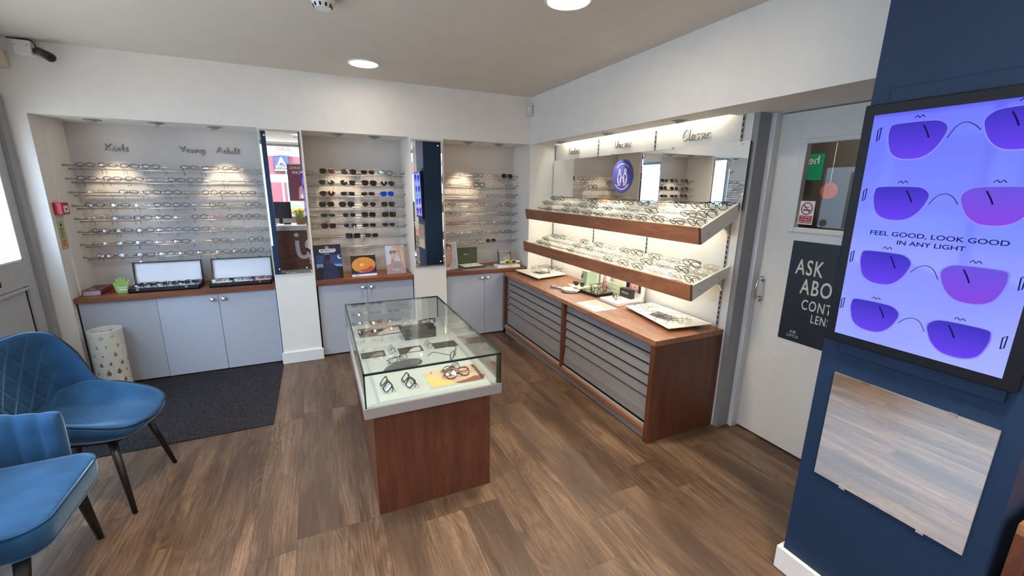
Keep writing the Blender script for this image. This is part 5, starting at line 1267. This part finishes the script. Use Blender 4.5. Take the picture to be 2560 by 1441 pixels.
for i, (x, y, r, c) in enumerate(((.02, -.13, .3, 'sP'), (.10, -.10, -.2, 'cO'), (-.02, -.23, .5, 'mR'), (.10, -.30, -.4, 'mP'), (.16, -.26, .2, 'cR'))):
    glasses(S1[c[1]], c[0], f"{desc(S1[c[1]], c[0])} glasses {ORD[i]} from the corner, corner end tray", (x, y, za + .021), (.12, 0, -PI / 2 + r), group='frames on the corner tray', tips='frame_black')
for i, (x, y, r, c) in enumerate(((.075, -1.775, .4, 'mO'), (.16, -1.80, .1, 'sO'), (.05, -1.99, .2, 'mR'), (.07, -2.13, -.1, 'mO'), (.16, -2.13, -.3, 'sR'))):
    glasses(S1[c[1]], c[0], f"{desc(S1[c[1]], c[0])} glasses {ORD[i]} from the leaflet, large white tray", (x, y, zb_ + .021), (.12, 0, -PI / 2 + r + PI), group='frames on the door end tray', tips='frame_black')
def hand_mirror():
    s = thing('hand_mirror', 'round chrome hand mirror lying on the long counter', 'mirror', (-.075, -1.02, ZL))
    MB().lathe([(0, 0), (.083, 0), (.09, .006), (.09, .018), (.084, .022), (.08, .020)], (0, 0, 0), 40).build('rim', 'chrome', s, smooth=False)
    MB().lathe([(0, .0205), (.0805, .0205), (.0, .0206)], (0, 0, 0), 40).build('mirror_glass', 'mirror', s)
    d = Vector((-.115, .245, 0)).normalized()
    MB().tube([d * .088 + Vector((0, 0, .011)), d * .11 + Vector((0, 0, .011)), d * .215 + Vector((0, 0, .012)), d * .222 + Vector((0, 0, .012))], [.006, .0095, .0105, .008], 12).build('handle', 'chrome', s, smooth=True)
hand_mirror()
flat('mint', srgb(188, 208, 178), .45, var=.03); flat('mint_light', srgb(222, 232, 206), .4); flat('lime_edge', srgb(190, 236, 120), .3)
def mint_stand():
    s = thing('display_stand', 'pale green stepped spectacle stand at the back of the long counter', 'display stand', (.15, -.90, ZL))
    MB().box(.01, .27, -.99, -.82, ZL, ZL + .014).build('base', 'mint_light', s, world=True, bevel=.002)
    MB().prism([(.135, .014), (.245, .014), (.245, .15), (.15, .15)], (0, -.945, ZL), (1, 0, 0), (0, 0, 1), -.09).build('riser', 'mint', s, world=True, bevel=.003)
    f = Face((.1325, -.90, ZL + .05), (0, -1, 0), (.11, 0, .99), s)
    f.stroke('logo_mark', 'ink_black', [[(.0, .0), (.0, .075), (.036, .05), (.028, -.02), (.0, .0)]], .003, 3, smooth=False)
    f.poly('logo_mark', 'ink_black', [(-.04, .03), (-.012, .03), (-.02, .075)], 3)
    MB().box(.245, .25, -.985, -.82, ZL + .014, ZL + .20).build('back_card', 'mint_light', s, world=True)
mint_stand()
s = thing('show_card', 'narrow pale show card standing behind the mint stepped stand', 'show card', (.27, -1.04, ZL))
MB().box(.262, .266, -1.14, -.995, ZL, ZL + .21).build('card', 'paper_white', s, world=True)
f = Face((.2618, -.995, ZL), (0, -1, 0), (0, 0, 1), s); f.poly('model_dress', 'skin_pale', [(.045, .0), (.05, .07), (.06, .12), (.055, .19), (.085, .2), (.085, .12), (.095, .06), (.1, 0)], 1); f.poly('model_shade', 'photo_dark', [(.03, 0), (.05, .03), (.055, .1), (.06, .16), (.05, .1), (.04, .04)], 2); f.poly('model_shade', 'photo_grey', [(.09, 0), (.1, .06), (.12, .03), (.12, 0)], 2)
MB().box(.266, .285, -1.09, -1.04, ZL, ZL + .003).build('foot', 'paper_white', s, world=True)
glasses('cat-eye', 't', 'tortoiseshell glasses standing on the base of the mint stand', (.075, -.925, ZL + .034), (.1, 0, 1.9), fold=True, lk='G')
glasses('cat-eye', 't', 'tortoiseshell glasses on top of the mint stand riser', (.19, -.90, ZL + .169), (.1, 0, -PI / 2), fold=True)
def mirror_plinth():
    s = thing('display_plinth', 'square black plinth with a mirrored top on the long counter', 'display plinth', (.09, -1.17, ZL), rz=math.radians(8))
    MB().box(-.10, .125, -.115, .10, 0, .024).build('block', 'black_plastic', s, bevel=.001)
    MB().box(-.10, .125, -.115, .10, .024, .026).build('mirror_top', 'mirror_tint', s)
mirror_mat('mirror_tint', (.62, .66, .62, 1))
mirror_plinth()
glasses('angular', 't', 'large tortoiseshell glasses on the square mirrored plinth', (.045, -1.165, ZL + .0505), (.1, 0, -1.9), thick=1.3)
glasses('square', 'a', 'amber glasses on the far side of the square mirrored plinth', (.15, -1.17, ZL + .0505), (.1, 0, -1.5), thick=1.2)
def plaque():
    s = thing('brand_plaque', 'pale green upright plaque with a lime edge reading longchamp', 'sign', (.20, -1.27, ZL))
    o = Vector((.185, -1.205, ZL)); R = Vector((.15, -.99, 0)).normalized()
    MB().prism([(0, 0), (.135, 0), (.135, .105), (0, .105)], o, R, (0, 0, 1), -.016).build('block', 'lime_edge', s, world=True)
    f = Face(o, R, (0, 0, 1), s); f.rect('front', 'mint_light', .001, .131, .001, .101, 1); f.text('brand_name', 'ink_black', 'LONGCHAMP', .068, .055, width=.08, k=2, space=1.2)
plaque()
def white_stand():
    s = thing('display_stand', 'white L-shaped stand with a portrait print beside the large tray', 'display stand', (.14, -1.45, ZL))
    MB().box(-.015, .255, -1.60, -1.375, ZL, ZL + .024).build('base', 'gloss_white', s, world=True, bevel=.002)
    MB().box(.235, .255, -1.60, -1.375, ZL + .024, ZL + .19).build('back', 'gloss_white', s, world=True, bevel=.002)
    f = Face((.2348, -1.375, ZL + .024), (0, -1, 0), (0, 0, 1), s); f.rect('portrait_print', 'skin_shade', .02, .2, .05, .165, 1); f.poly('portrait_print', 'hair_dark', [(.02, .165), (.02, .07), (.06, .075), (.075, .165)], 2); f.poly('portrait_print', 'skin_pale', [(.09, .16), (.08, .11), (.1, .07), (.14, .06), (.165, .09), (.17, .16)], 3); f.poly('portrait_print', 'photo_dark', [(.17, .05), (.2, .05), (.2, .165), (.18, .165)], 3)
    f.poly('portrait_print', 'lip_red', [(.115, .09), (.13, .085), (.14, .092), (.128, .097)], 4); f.stroke('portrait_print', 'hair_dark', [[(.095, .135), (.11, .138)], [(.14, .135), (.155, .137)]], .003, 4)
white_stand()
flat('box_charcoal', srgb(54, 50, 48), .45)
def brand_box():
    s = thing('brand_box', 'small charcoal box reading prada on the white L-shaped stand', 'box', (.18, -1.47, ZL + .024))
    o = Vector((.165, -1.40, ZL + .0243)); R = Vector((.03, -1, 0)).normalized()
    MB().prism([(0, 0), (.135, 0), (.135, .075), (0, .075)], o, R, (0, 0, 1), -.04).build('block', 'box_charcoal', s, world=True, bevel=.001)
    f = Face(o, R, (0, 0, 1), s); f.text('brand_name', 'paper_white', 'PRADA', .067, .042, width=.085, k=2, sx=1.1)
brand_box()
glasses('round', 't', 'dark round glasses on the white L-shaped stand in front of the charcoal box', (.06, -1.46, ZL + .0475), (.1, 0, -1.9), thick=1.4, fold=True)
flat('leaflet_blue', srgb(170, 190, 204), .35, var=.2, scale=14); flat('leaflet_tan', srgb(206, 180, 156), .35)
def leaflet():
    s = thing('leaflet', 'pale blue photo leaflet lying flat on the front of the long counter', 'leaflet', (-.155, -1.51, ZL))
    P = [(-.262, -1.375), (-.045, -1.355), (-.052, -1.655), (-.272, -1.66)]
    MB().loft([[(*p, ZL) for p in P], [(*p, ZL + .0015) for p in P]]).build('sheet', 'leaflet_blue', s, world=True)
    MB().add([(-.15, -1.40, ZL + .0018), (-.06, -1.38, ZL + .0018), (-.065, -1.6, ZL + .0018), (-.13, -1.62, ZL + .0018), (-.12, -1.5, ZL + .0018)], [(0, 1, 2, 3, 4)]).build('photo', 'leaflet_tan', s, world=True)
    MB().add([(-.24, -1.45, ZL + .0018), (-.19, -1.45, ZL + .0018), (-.14, -1.63, ZL + .0018), (-.2, -1.62, ZL + .0018)], [(0, 1, 2, 3)]).build('photo', 'sky_pale', s, world=True)
leaflet()

# ------------------------------------------------------------------ inside the showcase (z = .6058)
ZS = .6061
def magazine():
    s = thing('magazine', 'fashion magazine with a face on its cover in the showcase', 'magazine', (-1.5, -2.105, ZS))
    x0, x1, y0, y1 = -1.655, -1.345, -2.211, -1.998
    MB().box(x0, x1, y0, y1, ZS, ZS + .006).build('pages', 'paper_white', s, world=True)
    f = Face((x0, y0, ZS + .006), (1, 0, 0), (0, 1, 0), s); W, H = x1 - x0, y1 - y0
    f.rect('cover', 'cover_beige', 0, W, 0, H, 1); f.poly('cover_coat', 'cover_yellow', [(0, .02), (0, .15), (.05, .14), (.11, .08), (.13, .02), (.1, .0)], 2)
    f.poly('cover_face', 'skin_pale', [(.075, .11), (.1, .15), (.15, .175), (.21, .185), (.235, .15), (.24, .1), (.22, .06), (.16, .045), (.11, .055)], 3)
    f.poly('cover_hair', 'hair_brown', [(.13, .02), (.2, .035), (.25, .06), (.285, .05), (.285, .0), (.15, .0)], 2); f.poly('cover_hair', 'hair_blond', [(.215, .185), (.24, .15), (.24, .1), (.29, .12), (.295, .2), (.25, .205)], 2)
    f.poly('cover_lips', 'lip_red', [(.088, .122), (.105, .13), (.11, .112), (.095, .105)], 4); f.stroke('cover_eye', 'hair_dark', [[(.185, .13), (.195, .14), (.2, .15)], [(.18, .08), (.19, .088), (.195, .1)]], .004, 4)
    f2 = Face(f.p(W - .022, H - .012), (0, -1, 0), (1, 0, 0), s); f2.text('masthead', 'ink_black', 'migostudio', .095, .0, width=.185, k=5, bold=.015)
    f.stroke('print_line', 'ink_black', [[(.04, .165), (.04, .19)], [(.047, .175), (.047, .19)]], .003, 4, smooth=False)
magazine()
glasses('oversized', 't', 'dark brown thick glasses lying on the magazine in the showcase', (-1.49, -2.125, ZS + .028), (-1.0, 0, .12), thick=1.5, fold=True, tagc='tag_white', scale=.98)
glasses('panto', 't', 'slim tortoiseshell glasses behind the thick pair on the magazine', (-1.50, -2.05, ZS + .028), (-.9, 0, .5), fold=True)
glasses('square', 'k', 'dark angular glasses at the near glass pane of the showcase, beside the corner joint', (-1.866, -2.106, ZS + .026), (-.75, 0, -PI / 2 + .12), fold=True, thick=1.3)
glasses('square', 'k', 'dark angular glasses at the near pane of the showcase, towards the magazine', (-1.754, -2.103, ZS + .026), (-.75, 0, -PI / 2 + .18), fold=True, thick=1.3)
flat('pouch_grey', srgb(70, 70, 72), .7)
po = [(-.125, -.012), (-.09, -.032), (-.03, -.045), (.04, -.047), (.095, -.036), (.118, -.012), (.115, .018), (.085, .038), (.03, .05), (-.03, .042), (-.09, .018)]
MBp = MB(); a = math.radians(16); rt = lambda p: (p[0] * math.cos(a) - p[1] * math.sin(a) - 1.735, p[0] * math.sin(a) + p[1] * math.cos(a) - 1.865)
q = [rt(p) for p in curve2(po + po[:1], 4)[:-1]]; cx, cy = -1.735, -1.865
MBp.loft([[(cx + (x - cx) * k, cy + (y - cy) * k, ZS + h) for x, y in q] for k, h in ((.97, 0), (1, .006), (.93, .016), (.7, .022), (.3, .024))])
tag(MBp.build('spectacle_pouch', 'pouch_grey', smooth=True), 'dark grey leaf shaped spectacle pouch lying in the showcase', 'pouch')
glasses('rectangular', 'k', 'slim black glasses leaning along the grey leaf shaped pouch', (-1.745, -1.795, ZS + .024), (-.5, 0, .45), fold=True, tagc='tag_white')
glasses('square', 'o', 'dark green glasses lying open near the magazine end of the showcase', (-1.425, -1.85, ZS + .026), (.1, 0, 1.0), thick=1.2)
glasses('round', 'm', 'thin metal round glasses between the photo cards, towards the entrance', (-1.762, -1.625, ZS + .022), (-.8, 0, -PI / 2 + .1), fold=True, scale=.97)
glasses('round', 'm', 'thin metal round glasses between the photo cards, towards the tray display', (-1.533, -1.63, ZS + .022), (-.8, 0, -PI / 2 + .1), fold=True, scale=.97)
glasses('panto', 'm', 'thin metal glasses facing away behind the photo cards of the showcase', (-1.81, -1.30, ZS + .0225), (.1, 0, PI - .25))
def photo_card(label, x0, x1, y0, y1, a, b):
    s = thing('photo_card', label, 'photo card', ((x0 + x1) / 2, (y0 + y1) / 2, ZS), group='photo cards in the showcase')
    MB().box(x0, x1, y0, y1, ZS, ZS + .0015).build('card', 'photo_dark', s, world=True)
    f = Face((x0, y0, ZS + .0015), (1, 0, 0), (0, 1, 0), s); w, h = x1 - x0, y1 - y0
    f.poly('picture_light', a, [(w * .35, h * .05), (w * .5, h * .5), (w * .7, h * .75), (w * .92, h * .7), (w * .9, h * .1)], 1); f.poly('picture_shade', b, [(0, h * .6), (w * .4, h), (w * .95, h), (w * .6, h * .7), (w * .3, h * .75)], 2)
photo_card('dark photo card in the showcase nearest the entrance side', -1.938, -1.798, -1.672, -1.578, 'photo_grey', 'hair_dark')
photo_card('photo card with a pale figure in the middle of the showcase row', -1.719, -1.57, -1.678, -1.583, 'photo_pale', 'hair_dark')
photo_card('brownish dark photo card in the showcase nearest the tray display', -1.496, -1.345, -1.676, -1.577, 'skin_dark', 'photo_dark')
photo_card('larger photo card lying at the far end of the showcase', -1.914, -1.611, -1.29, -1.10, 'photo_pale', 'skin_shade')
glasses('rectangular', 'a', 'amber glasses at the far pane of the showcase above the larger photo card', (-1.755, -1.075, ZS + .0215), (.1, 0, .15), fold=True)
s = tag(MB().box(-1.642, -1.432, -1.452, -1.335, ZS, ZS + .068).build('spectacle_box', 'box_charcoal', bevel=.0015), 'dark grey presentation box carrying two pairs inside the showcase', 'box')
f = Face((-1.642, -1.4525, ZS), (1, 0, 0), (0, 0, 1)); f.parent = None
o = f.stroke('print_line', 'silver_trim', [[(.02, .012), (.07, .012)], [(.13, .012), (.19, .012)]], .004, 1, smooth=False); o.parent = s
glasses('round', 'k', 'black round glasses on the dark box in the showcase', (-1.475, -1.40, ZS + .0915), (.1, 0, .2), fold=True, thick=1.2, tagc='tag_white', lk='')
glasses('round', 'c', 'clear round glasses on the dark box in the showcase', (-1.585, -1.385, ZS + .0915), (.1, 0, -.1), fold=True)
# ------------------------------------------------------------------ behind the viewer: desk, pillar, second cabinet, street
struct(box('wall_left_pillar', 'blue_paint', (-2.90, -2.785, -4.40, -4.30, 0, ZC)))
def second_cabinet():
    c = thing('counter_cabinet', 'cherry cabinet end with grey drawers beside the blue pillar, cut by the photo edge', 'cabinet', (-.1, -4.4, 0))
    x0, x1, y0, y1, zt, t = -.36, .44, -3.83, -5.4, .69, .034
    MB().box(x0, x1, y1, y0, zt - t, zt).build('top', 'cherry', c, world=True, bevel=.001)
    MB().box(x0, x1, y0 - t, y0, 0, zt - t).build('end_panel', 'cherry_z', c, world=True); MB().box(x0, x1, y1, y1 + t, 0, zt - t).build('end_panel', 'cherry_z', c, world=True)
    MB().box(x0 + .002, x1, y1 + t, y0 - t, .068, .1).build('bottom_rail', 'cherry', c, world=True)
    MB().box(-.26, -.25, y1 + t, y0 - t, .1, zt - t).build('gap_shade_sheet', 'dark_gap', c, world=True)  # dark sheet again, painting the shade between the drawers
    for i in range(5):
        z1 = .645 - i * .108; MB().box(x0 + .02, x0 + .034, y1 + t + .004, y0 - t - .004, z1 - .094, z1).build('drawer', 'slat_grey', c, world=True, bevel=.002)
second_cabinet()
wood('desk_wood', srgb(62, 36, 30), srgb(78, 47, 38), srgb(92, 58, 47), (1, 6, 6))
def desk():
    d = thing('reception_desk', 'cherry reception desk with a grey top band seen in the first tall mirror', 'desk', (-2.6, -4.9, 0))
    x0, x1, y0, y1 = -3.5, -1.3, -5.25, -4.62
    MB().box(x0, x1, y0, y1, .075, .80).build('front', 'desk_wood', d, world=True); MB().box(x0 - .02, x1 + .02, y0 - .02, y1 + .02, .80, .885).build('top', 'silver_trim', d, world=True); MB().box(x0 + .02, x1 - .02, y0, y1 - .02, 0, .075).build('plinth', 'silver_trim', d, world=True)
    f = Face((-2.62, y1 + .001, .45), (-1, 0, 0), (0, 0, 1), d)
    f = Face((-2.49, y1 + .001, .42), (-1, 0, 0), (0, 0, 1), d); f.disc('logo_dot', 'silver_trim', -.0, .295, .038, k=2); f.stroke('logo_stroke', 'silver_trim', [[(0, .19), (-.005, .0), (-.03, -.09), (-.09, -.125), (-.16, -.10), (-.185, -.03)], [(-.165, .05), (-.165, .13), (-.20, .18), (-.29, .2)], [(.42, .19), (.42, -.02), (.39, -.1)]], .068, k=2)
    MB().box(-1.9, -1.4, y1, y1 + .001, .1, .11).build('seam', 'dark_gap', d, world=True)
desk()
def monitor():
    m = thing('computer_monitor', 'black computer monitor on the reception desk in the first tall mirror', 'monitor', (-2.74, -5.02, .885))
    MB().box(-.19, .19, -.012, .02, .11, .42).build('panel', 'black_plastic', m, bevel=.004); MB().box(-.03, .03, -.03, -.005, 0, .2).build('stand', 'black_plastic', m); MB().box(-.1, .1, -.09, .07, 0, .012).build('foot', 'black_plastic', m)
monitor()
flat('petal_yellow', srgb(226, 206, 96), .6); flat('petal_pink', srgb(214, 120, 150), .6); flat('stem_green', srgb(120, 150, 70), .6); flat('pot_brown', srgb(122, 92, 70), .6)
for k, (x, pm, lab) in enumerate(((-2.40, 'petal_yellow', 'pot of yellow tulips on the reception desk in the mirror'), (-2.16, 'petal_pink', 'pot of pink tulips on the reception desk in the mirror'), (-3.12, 'petal_yellow', 'pot of yellow tulips past the blue pillar in the mirror'))):
    p = thing('tulip_pot', lab, 'plant', (x, -4.95, .885)); MB().lathe([(0, 0), (.075, 0), (.09, .13), (.085, .13), (.08, .11), (0, .11)], n=20).build('pot', 'pot_brown', p, smooth=False)
    g = MB(); h = MB(); r = random.Random(k)
    for i in range(26):
        a, q = r.uniform(0, 6.28), r.uniform(.02, .13); e = (q * math.cos(a), q * math.sin(a), r.uniform(.22, .30)); g.tube([(q * .4 * math.cos(a), q * .4 * math.sin(a), .11), e], .004, 5); h.ball(e, .019, .019, .03, 8)
        a2 = a + .5; g.loft([[(q * .3 * math.cos(a2), q * .3 * math.sin(a2), .11), (q * .5 * math.cos(a2 + .2), q * .5 * math.sin(a2 + .2), .11)], [(q * 1.1 * math.cos(a2), q * 1.1 * math.sin(a2), .23), (q * 1.1 * math.cos(a2) + .004, q * 1.1 * math.sin(a2), .23)]], cap=False, closed=False)
    g.build('stems_and_leaves', 'stem_green', p); h.build('blossom', pm, p, smooth=True)
pp = thing('paper_tray', 'white paper tray on the reception desk in the mirror', 'paper tray', (-2.66, -4.75, .885)); MB().box(-.13, .1, -.1, .08, 0, .02).build('papers', 'paper_white', pp); MB().box(-.02, .1, -.05, .04, .02, .05).build('stapled_pad', 'black_plastic', pp)
b = thing('hanging_banner', 'plum poster hanging in the shop window, seen reversed in the mirror', 'poster', (-2.2, -6.45, 2.1))
MB().box(-2.62, -2.10, -6.452, -6.45, 1.18, 2.05).build('sheet', 'banner_plum', b, world=True); MB().box(-2.62, -2.10, -6.455, -6.447, 2.05, 2.07).build('rail', 'silver_trim', b, world=True)
f = Face((-2.10, -6.4495, 1.18), (-1, 0, 0), (0, 0, 1), b); f.text('banner_text', 'cover_beige', 'BUFFERING', .26, .80, width=.42, k=1); f.text('banner_text', 'paper_white', 'GLITCHY', .26, .70, width=.34, k=1); f.rect('banner_foot', 'paper_white', 0, .52, 0, .1, 1); f.poly('banner_figure', 'skin_shade', [(.14, .14), (.13, .3), (.18, .42), (.26, .44), (.32, .38), (.34, .14)], 1); f.poly('banner_figure', 'paper_white', [(.2, .16), (.2, .24), (.25, .27), (.3, .22), (.3, .16)], 2)
struct(box('wall_front_sill', 'gloss_white', (-3.75, -.5, YB, -6.3, .95, 1.12)))
# street outside
flat('facade_red', srgb(112, 52, 58), .8); flat('facade_white', srgb(188, 190, 192), .8); flat('facade_blue', srgb(150, 190, 222), .8); flat('paving', srgb(150, 146, 140), .9); flat('slots_navy', srgb(34, 40, 92), .6); flat('slots_yellow', srgb(226, 186, 60), .6); flat('glass_dark', srgb(96, 120, 136), .2); flat('lane_violet', srgb(140, 140, 190), .7)
struct(box('street', 'paving', (-16, 6, -20, 3, -.12, -.06)))
struct(box('facade_opposite', 'facade_red', (-9, 4, -13.4, -13, -.06, 2.6))); struct(box('facade_opposite', 'facade_white', (-9, 4, -13.5, -13.05, 2.6, 7)))
struct(box('facade_side', 'facade_white', (-11.4, -11, -13, 3, 2.6, 6))); struct(box('facade_side', 'facade_blue', (-11.3, -11, -13, 3, -.06, 2.6)))
for y in (-6.2, -4.2, -2.2, -.2, 1.6): struct(box('window_street', 'glass_dark', (-11, -10.97, y, y + 1.5, .6, 2.2)))
for x in (-5.2, -3.0, -.8): struct(box('window_street', 'glass_dark', (x, x + 1.5, -13, -12.97, .3, 2.1)))
g = thing('street_sign', 'navy square street sign with a big letter above the word slots', 'sign', (-3.3, -12.9, 2.6)); MB().box(-3.30, -2.86, -12.97, -12.9, 2.10, 2.58).build('board', 'slots_navy', g, world=True)
f = Face((-2.86, -12.899, 2.10), (-1, 0, 0), (0, 0, 1), g); f.text('letter', 'paper_white', 'A', .22, .32, size=.33, bold=.03); f.text('word', 'paper_white', 'SLOTS', .22, .13, width=.36, bold=.02); f.rect('stripe', 'slots_yellow', 0, .44, 0, .05)
g = thing('street_sign', 'red lettered street sign high across the road, seen in the mirror', 'sign', (-3.3, -12.9, 4.6)); MB().box(-3.3, -2.7, -12.97, -12.9, 2.64, 3.2).build('board', 'facade_white', g, world=True)
f = Face((-2.7, -12.899, 2.64), (-1, 0, 0), (0, 0, 1), g); glow('neon_red', (1, .06, .05, 1), 2.2); f.text('word', 'neon_red', 'EURO', .28, .19, width=.42, bold=.03)
cabn = thing('market_kiosk', 'white street stall across the road, seen in the mirror', 'stall', (-3.4, -10.5, -.06)); MB().box(-4.1, -2.9, -11, -10.3, -.06, 1.0).build('counter', 'facade_white', cabn, world=True); MB().loft([[(-4.2, -10.1, 1.70), (-2.8, -10.1, 1.70), (-2.8, -11.2, 1.9), (-4.2, -11.2, 1.9)], [(-4.2, -10.1, 1.74), (-2.8, -10.1, 1.74), (-2.8, -11.2, 1.94), (-4.2, -11.2, 1.94)]]).build('awning', 'paper_white', cabn, world=True)
for x in (-4.1, -2.95): MB().cyl((x, -10.15, -.06), (x, -10.15, 1.72), .03, 8).build('post', 'steel', cabn, world=True)
# green hanging sign in the inner room
flat('sign_green', srgb(30, 168, 120), .5); flat('disc_orange', srgb(226, 112, 72), .5)
glow('lamp_added', (1, .93, .82, 1), 45)
added_lamp = thing('ceiling_light', 'small ceiling light of the room behind the white door', 'ceiling light', (1.1, -2.6, 2.3)); MB().lathe([(0, 0), (.08, 0), (.08, -.01), (0, -.01)], (1.1, -2.6, 2.3), 24).build('diffuser', 'lamp_added', added_lamp, world=True)  # made-up lamp, added so the sign behind the pane is lit
g = thing('green_window_sign', 'green sign with reversed white letters behind the pane of the white door', 'sign', (1.2, -2.75, 1.7)); MB().box(1.5, 1.502, -2.07, -1.90, 1.70, 1.90).build('board', 'sign_green', g, world=True)
f = Face((1.4995, -2.07, 1.70), (0, 1, 0), (0, 0, 1), g); f.N = -f.N; f.text('sign_text', 'paper_white', 'hea', .09, .15, width=.12, k=2, bold=.02)
g = thing('orange_disc', 'orange disc behind the pane of the white door', 'disc', (1.45, -3.05, 1.5)); MB().lathe([(0, 0), (.06, 0), (.06, .004), (0, .004)], (1.45, -2.17, 1.617), 24, 'x').build('disc', 'disc_orange', g, world=True)
MB().cyl((1.452, -2.17, 1.67), (1.452, -2.17, 2.3), .002, 5).build('cord', 'paper_white', g, world=True)

# ------------------------------------------------------------------ light
w = bpy.data.worlds.new('sky'); SC.world = w; w.use_nodes = True; nt = w.node_tree; nt.nodes.clear()
bg = nt.nodes.new('ShaderNodeBackground'); bg.inputs[0].default_value = (.53, .73, 1, 1); bg.inputs[1].default_value = 4.6
sl = bpy.data.lights.new('sun', 'SUN'); sl.energy = 8; sl.angle = .01; sl.color = (1, .95, .86); so = bpy.data.objects.new('sun', sl); COL.objects.link(so); so.rotation_euler = Vector((-.08, -.32, -.94)).to_track_quat('-Z', 'Y').to_euler()
ow = nt.nodes.new('ShaderNodeOutputWorld'); nt.links.new(bg.outputs[0], ow.inputs[0])
def portal(loc, rot, sx, sy):
    l = bpy.data.lights.new('window_portal', 'AREA'); l.shape = 'RECTANGLE'; l.size = sx; l.size_y = sy; l.cycles.is_portal = True
    o = bpy.data.objects.new('window_portal', l); COL.objects.link(o); o.location = loc; o.rotation_euler = rot
portal((-4.09, -2.475, 1.41), (0, -PI / 2, 0), 1.58, 2.45)
portal((-4.09, -.55, 1.53), (0, -PI / 2, 0), .95, .8)
portal((-2.1, YB - .11, 1.7), (PI / 2, 0, 0), 3.3, 1.45)
SC.view_settings.view_transform = 'Standard'; SC.view_settings.look = 'None'; SC.view_settings.gamma = 1; SC.view_settings.use_curve_mapping = False
SC.view_settings.exposure = EXPO
SC.cycles.max_bounces = 10; SC.cycles.diffuse_bounces = 5; SC.cycles.glossy_bounces = 5; SC.cycles.transparent_max_bounces = 24; SC.cycles.transmission_bounces = 4
SC.cycles.caustics_reflective = False; SC.cycles.caustics_refractive = False; SC.cycles.sample_clamp_indirect = 6.0
SC.cycles.use_denoising = True
